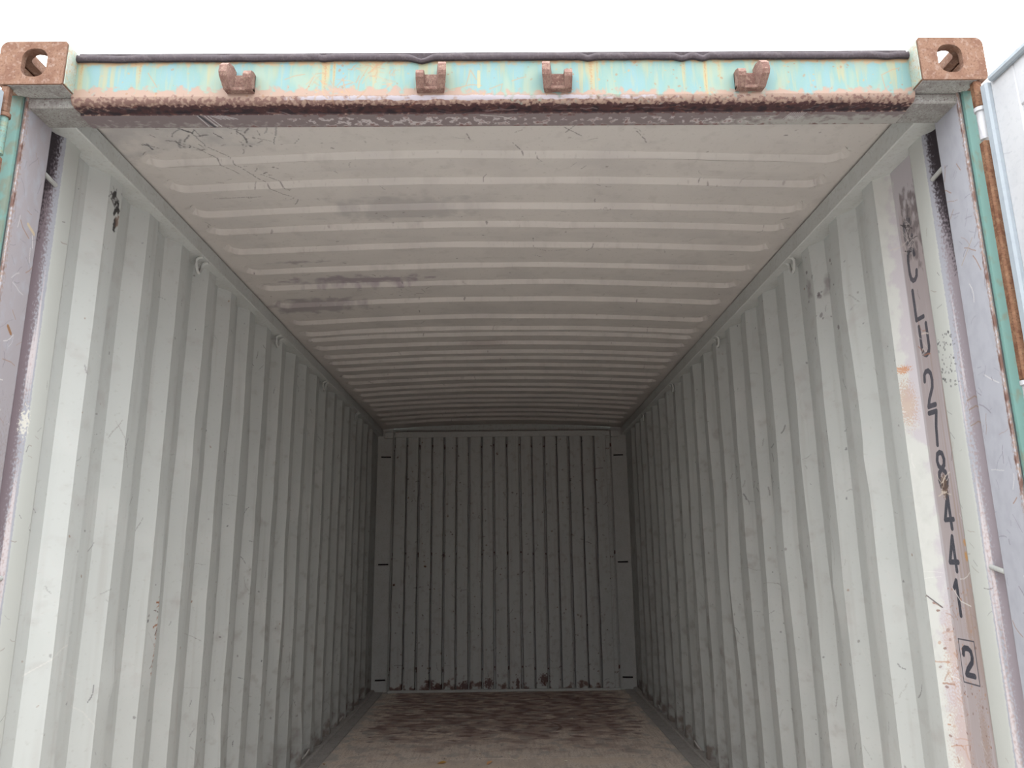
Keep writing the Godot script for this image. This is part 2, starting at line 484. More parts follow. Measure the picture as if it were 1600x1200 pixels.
func paint_post(s: int, sd: int) -> ImageTexture:
	var ln := post_lengths()
	var cv := Canvas.new(512, 2048, 0.0, ln[-1], 2.4, -0.16, rgb(168, 171, 180), sd)
	var mid := cv.noise(sd + 1, 0.02, 4)
	var fine := cv.noise(sd + 2, 0.11, 4)
	var drip := cv.noise(sd + 3, 0.05, 3, 512, 100)
	var jam: float = ln[5]
	var jam1: float = ln[6]
	var groove: float = ln[2]
	# turquoise outer face
	cv.zone([[0, 1], [groove - 0.002, 1], [groove, -1]], [[-0.2, 0.5], [2.4, 0.5]], mid, 0.2, 6.0, rgb(104, 142, 136), 1.0)
	cv.zone([[0, 0.1], [groove - 0.004, 0.15], [groove, -1.5]], [[-0.2, 0.0], [1.0, 0.0], [1.9, 0.1 if s < 0 else -0.3], [2.4, 0.1 if s < 0 else -0.2]], mid, 1.5, 3.0, rgb(120, 112, 94), 0.5)
	cv.zone([[groove - 0.004, -1], [groove, 0.6], [ln[4], 0.5], [ln[5] + 0.002, -1]], [[-0.2, 0.3], [2.4, 0.3]], fine, 0.8, 3.0, rgb(92, 98, 98), 0.9)
	# jamb: grey primer, scraped and rusting at its front edge
	if s < 0:
		cv.zone([[jam - 0.004, -1], [jam, 0.5], [jam1, 0.5], [jam1 + 0.004, -1]], [[-0.2, 0.3], [1.5, 0.2], [1.9, 0.0], [2.4, -0.1]], mid, 0.9, 2.0, rgb(160, 153, 157), 0.7)
	else:
		cv.zone([[jam - 0.004, -1], [jam, 0.4], [jam1, 0.4], [jam1 + 0.004, -1]], [[-0.2, 0.0], [2.4, 0.0]], mid, 1.0, 2.0, rgb(178, 181, 190), 0.7)
	cv.zone([[ln[3], -0.6], [ln[4], 0.25], [jam + 0.004, 0.15], [jam + (0.02 if s < 0 else 0.01), -0.35], [jam + 0.04, -0.9]], [[-0.2, 0.1], [2.4, 0.1]], fine, 1.2, 2.0, rgb(152, 126, 114), 0.75)
	cv.zone([[ln[3], -0.8], [ln[4], 0.0], [jam + 0.004, -0.1], [jam + 0.012, -0.9]], [[-0.2, 0.1], [2.4, 0.1]], mid, 1.3, 3.0, rgb(92, 60, 50), 0.8)
	cv.scuffs(70, [jam + 0.005, jam1], [0.0, 2.2], [0.02, 0.06], 0.002, [rgb(224, 222, 222), rgb(130, 126, 136), rgb(150, 116, 96)], 0.7)
	cv.scuffs(60, [jam + 0.005, jam1], [0.0, 2.2], [0.01, 0.03], 0.002, [rgb(120, 118, 128)], 0.5)
	# bare dark channel, speckled with overspray towards the lip
	var c0: float = ln[7]
	var lip: float = ln[12]
	var bare := rgb(124, 112, 118) if s < 0 else rgb(150, 141, 148)
	cv.zone([[c0 - 0.004, -1], [c0, 1.0], [ln[11] - 0.012, 0.9], [lip, 0.05], [ln[13], -0.4], [ln[14], -1.2]], [[-0.2, 0.2], [2.4, 0.2]], fine, 1.0, 2.2, bare, 0.95)
	cv.zone([[c0 - 0.004, -1], [c0, 0.8], [ln[11] - 0.02, 0.7], [lip, 0.1], [ln[13], -0.6]], [[-0.2, -1.3], [1.2, -1.0], [1.7, -0.75], [1.95, -0.35], [2.15, 0.3], [2.4, 0.5]] if s > 0 else [[-0.2, -0.8], [1.2, -0.7], [1.9, -0.6], [2.1, -0.3], [2.25, 0.2], [2.4, 0.5]], fine, 0.9, 1.8, rgb(48, 42, 48), 0.95)
	cv.zone([[ln[11], -0.9], [lip, 0.05], [ln[13], 0.1], [ln[14], -0.8]], [[-0.2, 0.2], [1.1, 0.1], [1.6, 0.0], [2.0, -0.5], [2.4, -1]], drip, 1.2, 3.0, rgb(214, 206, 208), 0.85)
	cv.zone([[ln[11], -0.9], [lip, -0.05], [ln[13], -0.05], [ln[14], -0.8]], [[-0.2, 0.2], [1.1, 0.1], [1.6, 0.0], [2.0, -0.5], [2.4, -1]], fine, 1.5, 2.0, rgb(176, 156, 150), 0.6)
	# the new pale paint on the strip
	cv.zone([[ln[13], -1], [ln[14], 0.8], [ln[-1], 0.8]], [[-0.2, 0.3], [2.4, 0.3]], fine, 0.6, 4.0, rgb(196, 200, 195), 0.95)
	cv.scuffs(26, [ln[13], ln[15]], [0.1, 2.2], [0.01, 0.03], 0.002, [rgb(110, 108, 108), rgb(150, 140, 132)], 0.7)
	if s < 0:
		cv.blob(ln[13] - 0.004, 1.525, 0.012, 0.035, fine, 2.2, 3.0, rgb(222, 222, 212), 0.9)
		cv.stroke([Vector2(jam + 0.07, 2.0), Vector2(jam + 0.1, 1.985)], 0.008, rgb(200, 182, 150), 0.8)
		cv.stroke([Vector2(jam + 0.05, 1.73), Vector2(jam + 0.065, 1.715)], 0.008, rgb(140, 98, 64), 0.8)
		cv.zone([[jam + 0.002, -0.2], [jam + 0.03, 0.1], [jam1, 0.0], [jam1 + 0.002, -1]], [[-0.2, 0.3], [1.45, 0.1], [1.7, -0.5], [2.4, -1]], fine, 1.2, 2.0, rgb(138, 124, 122), 0.45)
	else:
		cv.specks(60, [ln[13], ln[15]], [1.6, 1.75], [0.002, 0.006], [rgb(90, 90, 92)], 0.7)
		for q in [[1.565, 0.0], [1.54, 0.004], [1.50, 0.01]]:
			cv.stroke([Vector2(ln[10] - 0.01, q[0] - 0.012), Vector2(ln[10] + 0.008, q[0]), Vector2(ln[12], q[0] - 0.008)], 0.003, rgb(140, 118, 102), 0.7)
		cv.stroke([Vector2(jam + 0.03, 1.93), Vector2(jam + 0.09, 1.88)], 0.003, rgb(170, 160, 152), 0.9)
	return cv.texture()

# header: lengths along its bent profile, from the top of the face round to the back of the underside
var HEAD := [[2.407, -0.050], [2.306, -0.050], [2.299, -0.0515], [2.2925, -0.056], [2.2885, -0.062], [2.2875, -0.070], [2.2875, -0.101], [2.2845, -0.104], [2.2845, -0.166], [2.340, -0.168]]

func head_lengths() -> Array:
	var o := [0.0]
	for i in range(1, HEAD.size()):
		o.append(o[-1] + Vector2(HEAD[i][0] - HEAD[i - 1][0], HEAD[i][1] - HEAD[i - 1][1]).length())
	return o

func px(p: float) -> float:
	return -0.679 + (p - 353.0) * 0.0016134

func paint_header() -> ImageTexture:
	var ln := head_lengths()
	var cv := Canvas.new(2048, 280, -1.06, 1.06, 0.0, ln[-1], rgb(116, 150, 146), 301)
	var big := cv.noise(302, 0.012, 3, 2048, 90)
	var mid := cv.noise(303, 0.035, 4)
	var fine := cv.noise(304, 0.14, 3)
	var drip := cv.noise(305, 0.06, 3, 2048, 30)
	var scale := cv.noise(306, 0.07, 4)
	var f1: float = ln[1]
	cv.layer(big, 0.35, 0.75, rgb(116, 152, 158), 0.9)
	cv.layer(big, 0.42, 0.2, rgb(142, 158, 142), 0.7)
	cv.layer(drip, 0.58, 0.85, rgb(150, 156, 132), 0.55)
	cv.layer(fine, 0.7, 0.95, rgb(156, 164, 142), 0.4)
	# yellow to orange runs from the top edge
	for q in [[163, .016, .8, 0], [178, .008, .7, 0], [219, .010, .8, 1], [330, .012, .5, 0], [508, .014, 1.0, 1], [522, .006, .9, 1], [570, .02, .5, 0], [588, .014, .6, 1], [660, .016, .7, 0], [785, .008, .6, 0], [908, .007, .7, 0], [924, .016, .9, 1], [934, .006, .7, 1], [1071, .008, .7, 1], [1104, .008, .9, 1], [1126, .007, .6, 1], [1318, .012, .6, 0], [1350, .02, .5, 0], [1400, .012, .7, 0], [700, .012, .5, 0], [1245, .014, .4, 0], [128, .01, .8, 1], [1010, .01, .3, 0], [430, .012, .4, 0]]:
		var x := px(q[0])
		cv.zone([[x - q[1] * 1.6, -1.2], [x - q[1] * 0.5, 0.1], [x + q[1] * 0.5, 0.1], [x + q[1] * 1.6, -1.2]], [[0.0, 0.55], [0.03, 0.35], [f1, 0.05 if q[2] > 0.65 else -0.4]], drip, 0.7, 2.5, rgb(166, 150, 110), 0.75 * q[2])
		if q[3] > 0:
			cv.zone([[x - q[1] * 0.8, -1.0], [x, 0.15], [x + q[1] * 0.8, -1.0]], [[0.0, 0.5], [0.03, 0.25], [f1, 0.05 if q[2] > 0.85 else -0.5]], fine, 1.0, 2.5, rgb(158, 120, 84), 0.75 * q[2])
	# rust creeping down from the lip and up from the folded edge
	cv.zone([[-1.06, 0.1], [-0.6, 0.0], [0.5, -0.05], [1.06, 0.15]], [[0.0, 0.6], [0.010, 0.2], [0.022, -0.3], [0.04, -1.2]], mid, 1.0, 2.5, rgb(164, 136, 104), 0.9)
	cv.zone([[-1.06, 0.2], [-0.5, 0.15], [-0.1, 0.1], [0.0, -0.25], [1.06, -0.1]], [[0.05, -1.5], [f1 - 0.032, -0.4], [f1 - 0.012, 0.25], [f1, 0.6], [ln[4], 0.8], [ln[5], 0.6]], mid, 1.1, 3.0, rgb(158, 132, 118), 0.95)
	cv.zone([[-1.06, 0.2], [-0.5, 0.15], [0.0, 0.05], [0.05, -0.1], [1.06, 0.0]], [[f1 - 0.02, -1.2], [f1, -0.3], [f1 + 0.008, 0.1], [ln[4], 0.2], [ln[5], 0.3], [ln[6], 0.0]], scale, 1.6, 3.0, rgb(112, 84, 78), 0.8)
	cv.zone([[-1.06, -0.9], [-0.55, -0.4], [-0.45, 0.25], [-0.05, 0.35], [0.05, 0.3], [0.3, 0.1], [0.5, -0.3], [1.06, -0.4]], [[f1 - 0.006, -1.2], [f1 + 0.002, 0.1], [f1 + 0.010, 0.15], [f1 + 0.016, -1.2]], mid, 0.9, 3.0, rgb(176, 174, 184), 0.9)
	# thick dark scale under the fold
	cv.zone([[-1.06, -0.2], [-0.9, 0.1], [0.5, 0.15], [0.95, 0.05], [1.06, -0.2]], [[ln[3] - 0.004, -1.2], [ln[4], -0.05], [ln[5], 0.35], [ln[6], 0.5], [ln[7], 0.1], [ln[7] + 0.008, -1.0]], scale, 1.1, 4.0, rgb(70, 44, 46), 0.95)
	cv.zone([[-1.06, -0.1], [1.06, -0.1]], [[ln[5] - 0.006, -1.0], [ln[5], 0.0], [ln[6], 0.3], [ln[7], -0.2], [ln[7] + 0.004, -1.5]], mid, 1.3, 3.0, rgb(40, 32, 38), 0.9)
	cv.scuffs(60, [-0.95, 0.95], [ln[5], ln[6]], [0.01, 0.05], 0.003, [rgb(150, 140, 140), rgb(110, 70, 60)], 0.7, 0.06)
	# back strip: greasy grey brown with pale flaking paint
	cv.zone([[-1.06, 0.5], [1.06, 0.5]], [[ln[7] - 0.002, -1], [ln[7] + 0.001, 0.6], [ln[8], 0.6], [ln[9], 0.6]], mid, 0.2, 6.0, rgb(126, 115, 116), 1.0)
	cv.zone([[-1.06, -0.1], [0.5, -0.1], [0.66, 0.2], [1.06, 0.4]], [[ln[7] - 0.002, -3.0], [ln[7], -0.6], [ln[7] + 0.02, -0.1], [ln[8], 0.25]], mid, 0.8, 3.0, rgb(170, 170, 164), 0.9)
	cv.zone([[-1.06, -0.5], [-0.62, -0.4], [-0.4, 0.05], [-0.1, 0.0], [0.2, -0.15], [0.6, -0.02], [0.8, -0.4]], [[ln[7] - 0.002, -3.0], [ln[7], -0.6], [ln[7] + 0.02, -0.02], [ln[8] - 0.01, -0.02], [ln[8], -0.3]], mid, 1.4, 8.0, rgb(196, 190, 190), 0.85)
	cv.zone([[-1.06, -0.4], [-0.4, -0.1], [0.6, -0.05], [1.06, -0.4]], [[ln[7] - 0.002, -3.0], [ln[7], 0.05], [ln[7] + 0.02, -0.25], [ln[8] - 0.012, -0.15], [ln[8], 0.25]], mid, 1.5, 3.0, rgb(104, 74, 72), 0.8)
	for i in 9:
		var x := px(300 + i * 5.5)
		cv.stroke([Vector2(x, ln[7] + 0.003), Vector2(x + 0.012 + 0.002 * i, ln[7] + (0.055 if i < 4 else 0.02))], 0.003, rgb(206, 206, 208), 0.8, 0.2)
	cv.stroke([Vector2(px(304), ln[7] + 0.004), Vector2(px(316), ln[8] - 0.004)], 0.007, rgb(52, 54, 62), 0.8)
	for i in 8:
		var x := px(1240 + i * 3.4)
		cv.stroke([Vector2(x + 0.012, ln[7] + 0.002), Vector2(x, ln[7] + 0.035)], 0.002, rgb(210, 208, 208), 0.7, 0.2)
	cv.stroke([Vector2(px(750), ln[7] + 0.006), Vector2(px(785), ln[7] + 0.014), Vector2(px(800), ln[7] + 0.03)], 0.003, rgb(206, 204, 200), 0.8)
	# scratches and rust spots on the face
	for q in [[[232, .035], [240, .055], [248, .075]], [[445, .055], [460, .045], [476, .040]], [[480, .085], [490, .05]], [[535, .05], [540, .08], [548, .095]], [[575, .02], [562, .06], [560, .085]], [[745, .06], [735, .03], [728, .075]], [[705, .085], [735, .072], [755, .075]], [[800, .062], [812, .055], [822, .05]], [[765, .085], [785, .07], [782, .09]], [[860, .09], [850, .07], [875, .08]], [[1385, .09], [1382, .05], [1400, .035], [1412, .03]]]:
		var p := []
		for e in q:
			p.append(Vector2(px(e[0]), e[1]))
		cv.stroke(p, 0.003, rgb(160, 130, 104), 0.6, 0.35)
	cv.stroke([Vector2(px(748), .035), Vector2(px(748), .078)], 0.008, rgb(170, 160, 122), 0.75)
	cv.scuffs(60, [px(490), px(620)], [0.012, 0.09], [0.01, 0.04], 0.003, [rgb(158, 126, 100), rgb(168, 140, 110)], 0.6)
	cv.specks(150, [-1.05, 1.05], [0.008, f1], [0.002, 0.006], [rgb(146, 112, 88), rgb(166, 140, 104)], 0.7)
	return cv.texture()

func paint_roof() -> ImageTexture:
	var cv := Canvas.new(2048, 1024, 0.0, -6.0, -1.2, 1.2, rgb(207, 202, 197), 401)
	var big := cv.noise(402, 0.006, 4)
	var mid := cv.noise(403, 0.025, 4)
	var fine := cv.noise(404, 0.14, 3)
	var band := cv.noise(405, 0.03, 3, 1024, 200)
	cv.layer(big, 0.5, 0.85, rgb(199, 194, 190), 0.8)
	cv.layer(mid, 0.64, 0.88, rgb(184, 177, 173), 0.4)
	cv.layer(fine, 0.74, 0.92, rgb(160, 152, 148), 0.4)
	cv.layer(band, 0.66, 0.95, rgb(186, 180, 178), 0.3)
	# worn and dirty front corner on the left, soot smears
	cv.zone([[-0.62, -1.0], [-0.5, 0.0], [-0.3, 0.35], [0, 0.35]], [[-1.2, 0.2], [-0.75, 0.1], [-0.62, -0.6], [1.2, -1.5]], mid, 1.2, 2.0, rgb(168, 166, 166), 0.45)
	cv.blob(-1.76, -0.62, 0.09, 0.35, mid, 1.4, 2.0, rgb(150, 138, 146), 0.7)
	cv.blob(-1.5, -0.85, 0.05, 0.12, mid, 1.4, 2.0, rgb(140, 132, 136), 0.6)
	cv.blob(-2.95, -0.1, 0.07, 0.16, fine, 0.8, 2.0, rgb(182, 173, 169), 0.7)
	cv.blob(-2.1, -0.9, 0.1, 0.25, mid, 1.4, 2.0, rgb(146, 138, 142), 0.55)
	cv.blob(-1.0, -0.35, 0.12, 0.3, mid, 1.2, 2.0, rgb(174, 170, 168), 0.6)
	var dark := [rgb(92, 86, 86), rgb(120, 112, 110)]
	cv.scuffs(240, [-0.2, -5.8], [-1.1, 1.1], [0.01, 0.05], 0.003, dark, 0.55)
	cv.specks(260, [-0.2, -5.8], [-1.1, 1.1], [0.003, 0.008], dark, 0.6)
	# cracks and scrapes that show
	var crack := rgb(80, 76, 76)
	for q in [[[-0.47, -0.95], [-0.56, -0.9], [-0.64, -0.86], [-0.74, -0.80], [-0.82, -0.75], [-0.85, -0.72]], [[-0.46, -0.93], [-0.62, -0.83], [-0.7, -0.78], [-0.8, -0.71]], [[-0.83, -0.98], [-0.835, -0.9], [-0.84, -0.82]], [[-0.42, 0.42], [-0.46, 0.45], [-0.52, 0.46]], [[-0.44, -0.09], [-0.49, -0.08], [-0.495, -0.03]], [[-0.40, 0.2], [-0.46, 0.25]], [[-0.53, 0.05], [-0.58, 0.09]], [[-1.48, 0.2], [-1.52, 0.16], [-1.54, 0.22]], [[-1.45, 0.14], [-1.5, 0.2]], [[-1.31, 0.14], [-1.37, 0.15], [-1.4, 0.19], [-1.39, 0.27]]]:
		var p := []
		for e in q:
			p.append(Vector2(e[0], e[1]))
		for j in range(1, p.size()):
			p[j] += Vector2(cv.rng.randf_range(-0.01, 0.01), cv.rng.randf_range(-0.01, 0.01))
		cv.stroke(p, 0.0035, crack, 0.5, 0.5)
	cv.scuffs(46, [-0.38, -0.52], [-1.05, -0.6], [0.02, 0.07], 0.004, [rgb(96, 96, 98), rgb(200, 198, 192), rgb(60, 58, 60)], 0.7, 0.3)
	cv.scuffs(30, [-0.45, -0.9], [-0.98, -0.7], [0.01, 0.03], 0.003, dark, 0.6)
	return cv.texture()

func paint_end_wall() -> ImageTexture:
	var cv := Canvas.new(1024, 1024, -1.2, 1.2, 2.4, 0.0, PAINT, 501)
	var mid := cv.noise(502, 0.025, 4)
	var fine := cv.noise(503, 0.12, 3)
	var drip := cv.noise(504, 0.05, 3, 1024, 60)
	cv.layer(drip, 0.6, 0.95, rgb(178, 172, 168), 0.4)
	cv.layer(mid, 0.62, 0.88, rgb(170, 162, 158), 0.45)
	cv.layer(fine, 0.74, 0.92, rgb(158, 150, 146), 0.4)
	cv.specks(300, [-1.0, 1.0], [0.02, 2.25], [0.004, 0.012], [rgb(96, 84, 80), rgb(120, 100, 86)], 0.7)
	cv.scuffs(120, [-1.0, 1.0], [0.02, 2.0], [0.015, 0.07], 0.005, [rgb(100, 92, 90), rgb(190, 186, 180)], 0.6)
	cv.zone([[-1.2, 0.1], [-0.3, 0.1], [0.1, -0.1], [1.2, -0.05]], [[0.0, 0.15], [0.06, 0.0], [0.14, -0.6], [0.25, -1.5]], mid, 1.5, 3.0, rgb(106, 80, 72), 0.8)
	for q in [[-0.66, 0.06, .035, .05], [-0.35, 0.05, .06, .04], [-0.14, 0.07, .04, .05], [0.12, 0.06, .02, .06], [0.36, 0.1, .05, .05], [-0.58, 0.04, .05, .03]]:
		cv.blob(q[0], q[1], q[2], q[3], fine, 1.4, 3.0, rgb(92, 66, 62), 0.8)
	cv.blob(-0.72, 1.08, 0.012, 0.01, fine, 0.6, 3.0, rgb(80, 54, 40), 0.9)
	cv.blob(-1.0, 0.92, 0.012, 0.01, fine, 0.6, 3.0, rgb(80, 54, 40), 0.9)
	return cv.texture()

func paint_floor() -> ImageTexture:
	# x runs across, z runs along; the boards are varnished plywood under dust, oil and tyre smears
	var cv := Canvas.new(1024, 2048, -1.2, 1.2, 0.0, -6.0, rgb(232, 219, 207), 601)
	var big := cv.noise(602, 0.010, 4)
	var mid := cv.noise(603, 0.03, 4, 512, 1024)
	var fine := cv.noise(604, 0.16, 3)
	var grain := cv.noise(605, 0.09, 3, 1024, 200)
	var swirl := cv.noise(606, 0.02, 5, 430, 1500)
	var swirl2 := cv.noise(607, 0.035, 5, 400, 1800)
	cv.layer(grain, 0.45, 0.85, rgb(200, 183, 169), 0.6)
	cv.layer(big, 0.5, 0.8, rgb(232, 216, 200), 0.7)
	cv.layer(mid, 0.52, 0.75, rgb(216, 205, 196), 0.5)
	cv.layer(fine, 0.6, 0.85, rgb(156, 134, 122), 0.55)
	cv.layer(fine, 0.38, 0.2, rgb(240, 228, 216), 0.4)
	cv.zone([[-1.2, -0.7], [-1.0, -0.3], [-0.8, 0.15], [0.8, 0.2], [1.0, -0.3], [1.2, -0.8]], [[-6.0, 0.3], [-4.6, 0.25], [-4.0, 0.05], [-3.6, -0.3], [-3.2, -0.7], [0, -0.7]], swirl, 1.2, 1.8, rgb(166, 140, 130), 0.75)  # smears thicken towards the far end, so the floor darkens with depth
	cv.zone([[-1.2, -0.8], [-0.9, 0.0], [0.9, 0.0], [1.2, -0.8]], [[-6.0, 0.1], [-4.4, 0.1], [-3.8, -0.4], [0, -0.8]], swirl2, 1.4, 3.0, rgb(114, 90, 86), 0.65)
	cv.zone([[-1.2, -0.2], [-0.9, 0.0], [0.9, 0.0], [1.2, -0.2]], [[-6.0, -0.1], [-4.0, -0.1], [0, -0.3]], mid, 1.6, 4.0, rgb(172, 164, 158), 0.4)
	cv.zone([[-1.2, 0.5], [-1.06, 0.2], [-0.96, -0.3], [-0.85, -1], [0.9, -1], [1.0, -0.3], [1.08, 0.2], [1.2, 0.5]], [[-6, 0.1], [0, 0.1]], mid, 1.0, 3.0, rgb(190, 186, 180), 0.7)
	cv.blob(0.55, -3.45, 0.35, 0.12, mid, 1.2, 2.0, rgb(232, 214, 196), 0.7)  # paler patches at the near end of the visible floor
	cv.blob(-0.2, -3.4, 0.6, 0.15, mid, 1.4, 2.0, rgb(222, 204, 188), 0.6)
	for i in 16:
		var c := Vector2(cv.rng.randf_range(-0.8, 0.8), cv.rng.randf_range(-4.3, -5.8))
		var r := cv.rng.randf_range(0.3, 0.9)
		var a := cv.rng.randf_range(0, TAU)
		var p := []
		for j in 9:
			p.append(c + Vector2(cos(a + j * 0.11), sin(a + j * 0.11) * 0.5) * r)
		cv.stroke(p, cv.rng.randf_range(0.01, 0.05), [rgb(156, 146, 140), rgb(104, 82, 78)][i % 2], 0.5, 0.2)
	cv.specks(700, [-1.0, 1.0], [-3.1, -5.6], [0.003, 0.009], [rgb(190, 180, 168), rgb(60, 48, 44), rgb(170, 120, 80)], 0.7)
	return cv.texture()

func paint_rust(sd: int, a: Color, b: Color, c: Color, e: Color) -> ImageTexture:
	var cv := Canvas.new(512, 512, 0.0, 0.4, 0.0, 0.4, a, sd)
	cv.layer(cv.noise(sd + 1, 0.012, 4), 0.45, 0.75, b, 0.9)
	cv.layer(cv.noise(sd + 2, 0.04, 4), 0.55, 0.8, c, 0.8)
	cv.layer(cv.noise(sd + 3, 0.12, 3), 0.62, 0.85, e, 0.75)
	cv.specks(160, [0.0, 0.4], [0.0, 0.4], [0.001, 0.004], [c, e, b], 0.8)
	return cv.texture()

func paint_plain(sd: int, a: Color, b: Color, c: Color, scr: Color, wide := 1.0) -> ImageTexture:
	var cv := Canvas.new(1024, 1024, 0.0, wide, 0.0, wide, a, sd)
	cv.layer(cv.noise(sd + 1, 0.008, 4), 0.45, 0.8, b, 0.8)
	cv.layer(cv.noise(sd + 2, 0.05, 4), 0.6, 0.85, c, 0.45)
	cv.layer(cv.noise(sd + 3, 0.2, 2), 0.75, 0.92, c, 0.4)
	cv.scuffs(90, [0.0, wide], [0.0, wide], [0.02, 0.1], 0.003, [scr, c], 0.5)
	return cv.texture()

# ---------------------------------------------------------------- the scene
func _ready() -> void:
	# camera: a phone held low outside the open doors, the frame shifted a little up
	var cam := Camera3D.new()
	cam.name = "camera"
	cam.projection = Camera3D.PROJECTION_FRUSTUM
	cam.near = 0.05
	cam.far = 400.0
	var focal := 1266.55
	cam.size = 1200.0 / focal * cam.near
	cam.frustum_offset = Vector2(0.945 / focal, -58.6 / focal) * cam.near
	cam.position = Vector3(0.01347, 1.19063, 1.7667)
	cam.rotation = Vector3(0.249444, -0.010905, -0.011220)
	add_child(cam)
	cam.current = true

	# an overcast sky, brighter overhead than at the horizon
	var around := WorldEnvironment.new()
	around.name = "environment"
	var e := Environment.new()
	e.background_mode = Environment.BG_SKY
	var sky := Sky.new()
	var sm := ProceduralSkyMaterial.new()
	sm.sky_top_color = Color(1.0, 1.0, 1.0)
	sm.sky_horizon_color = Color(0.60, 0.60, 0.605)
	sm.sky_curve = 0.6
	sm.ground_horizon_color = Color(0.40, 0.39, 0.38)
	sm.ground_bottom_color = Color(0.40, 0.39, 0.38)
	sm.sky_energy_multiplier = 1.0
	sm.ground_energy_multiplier = 1.0
	sm.sun_angle_max = 0.0
	sky.sky_material = sm
	e.sky = sky
	e.tonemap_mode = Environment.TONE_MAPPER_LINEAR
	e.tonemap_exposure = 8.8
	e.sdfgi_enabled = true
	e.ssao_enabled = true
	e.ssil_enabled = true
	around.environment = e
	add_child(around)

	dent_noise.seed = 9
	dent_noise.frequency = 1.0
	dent_noise.noise_type = FastNoiseLite.TYPE_SIMPLEX_SMOOTH

	make_materials()
	build_ground()
	build_walls()
	build_roof()
	build_end_wall()
	build_floor()
	build_frame()
	build_doors()
	build_litter()

func make_materials() -> void:
	M.left = mat(paint_wall(-1, 11), 0.62)
	M.right = mat(paint_wall(1, 31), 0.62)
	M.bay = mat(paint_first_bay(), 0.6)
	M.post_l = mat(paint_post(-1, 201), 0.55)
	M.post_r = mat(paint_post(1, 231), 0.55)
	M.header = mat(paint_header(), 0.6)
	M.roof = mat(paint_roof(), 0.65)
	M.end = mat(paint_end_wall(), 0.7)
	M.floor = mat(paint_floor(), 0.72, 0.3, Color.WHITE)
	var plain := paint_plain(701, rgb(202, 206, 204), rgb(196, 199, 196), rgb(178, 174, 170), rgb(214, 216, 213))
	M.paint = tri(mat(plain, 0.6), 1.0)
	var white := paint_plain(711, rgb(192, 195, 199), rgb(186, 189, 194), rgb(174, 178, 184), rgb(150, 150, 158))
	M.white = tri(mat(white, 0.5), 1.0)
	M.gasket = tri(mat(white, 0.6, 0.3, Color(0.75, 0.785, 0.805)), 1.0)
	var rust := paint_rust(721, rgb(132, 104, 88), rgb(118, 89, 75), rgb(146, 125, 114), rgb(100, 72, 60))
	M.rust = tri(mat(rust, 0.85, 0.25), 2.5)
	var red := paint_rust(731, rgb(138, 112, 103), rgb(116, 88, 81), rgb(156, 134, 121), rgb(78, 60, 58))
	M.bracket = tri(mat(red, 0.85, 0.25), 4.0)
	var brown := paint_rust(741, rgb(128, 96, 76), rgb(106, 74, 58), rgb(144, 116, 92), rgb(82, 58, 48))
	M.brown = tri(mat(brown, 0.85, 0.25), 2.5)
	M.red_paint = tri(mat(paint_rust(748, rgb(116, 62, 54), rgb(106, 56, 50), rgb(124, 76, 64), rgb(88, 48, 42)), 0.6), 1.0)
	var tq := paint_rust(751, rgb(118, 156, 148), rgb(110, 146, 142), rgb(144, 150, 124), rgb(120, 92, 74))
	M.turquoise = tri(mat(tq, 0.6), 2.5)
	M.casting_paint = tri(mat(paint_rust(745, rgb(150, 166, 156), rgb(168, 172, 164), rgb(176, 152, 120), rgb(150, 116, 92)), 0.6), 2.5)
	var lipt := paint_rust(761, rgb(70, 63, 69), rgb(60, 53, 58), rgb(88, 81, 84), rgb(56, 42, 41))
	M.lip = tri(mat(lipt, 0.8), 2.5)
	var grey := paint_rust(771, rgb(150, 150, 146), rgb(136, 132, 130), rgb(164, 166, 162), rgb(96, 84, 82))
	M.gusset = tri(mat(grey, 0.7), 2.5)
	M.dark = tri(mat(lipt, 0.8, 0.3, Color(0.44, 0.44, 0.48)), 2.5)
	M.steel_strip = tri(mat(paint_rust(781, rgb(204, 200, 196), rgb(190, 185, 180), rgb(214, 211, 207), rgb(150, 138, 130)), 0.7), 1.5)
	M.ground = tri(mat(paint_plain(791, rgb(186, 183, 178), rgb(174, 170, 165), rgb(198, 195, 190), rgb(140, 137, 133), 3.0), 0.9, 0.3, Color.WHITE), 0.33)

func build_ground() -> void:
	var st := begin()
	box(st, Vector3(-60, -0.30, -60), Vector3(60, -0.168, 60), 0.01)
	st.generate_normals()
	var g := add(st, "ground", M.ground, self)
	meta(g, "grey concrete yard the container stands on", "", "", "structure")

	# unseen ribbed container sides behind the camera, placed to darken the far end
	var row := base("unseen_yard_row", Vector3(0, -0.168, 5.9))
	meta(row, "unseen dark rust-red ribbed container sides behind the camera, placed to darken the far end", "", "", "structure")
	for k in 2:
		var x0 := -12.3 + k * 12.35
		var rows := []
		var uvs := []
		var n := int(12.0 / 0.278)
		for i in n * 4 + 1:
			var ph := i % 4
			var x: float = x0 + 0.1 + (i / 4) * 0.278 + [0.0, 0.072, 0.140, 0.210][ph]
			var z := 0.036 if ph >= 2 else 0.0
			rows.append(PackedVector3Array([Vector3(x, 0.16, z), Vector3(x, 2.53, z)]))
			uvs.append(PackedVector2Array([Vector2(x, 0), Vector2(x, 2.4)]))
		var side := begin()
		grid(side, rows, uvs)
		side.generate_normals()
		add(side, "ribbed_side", M.red_paint, row)
		box_part("body", Vector3(x0, 0.0, 0.05), Vector3(x0 + 12.19, 2.59, 2.43), M.red_paint, row, 0.01)
		box_part("top_rail", Vector3(x0, 2.53, -0.01), Vector3(x0 + 12.19, 2.59, 0.06), M.red_paint, row, 0.005)
		box_part("bottom_rail", Vector3(x0, 0.0, -0.01), Vector3(x0 + 12.19, 0.16, 0.06), M.red_paint, row, 0.005)

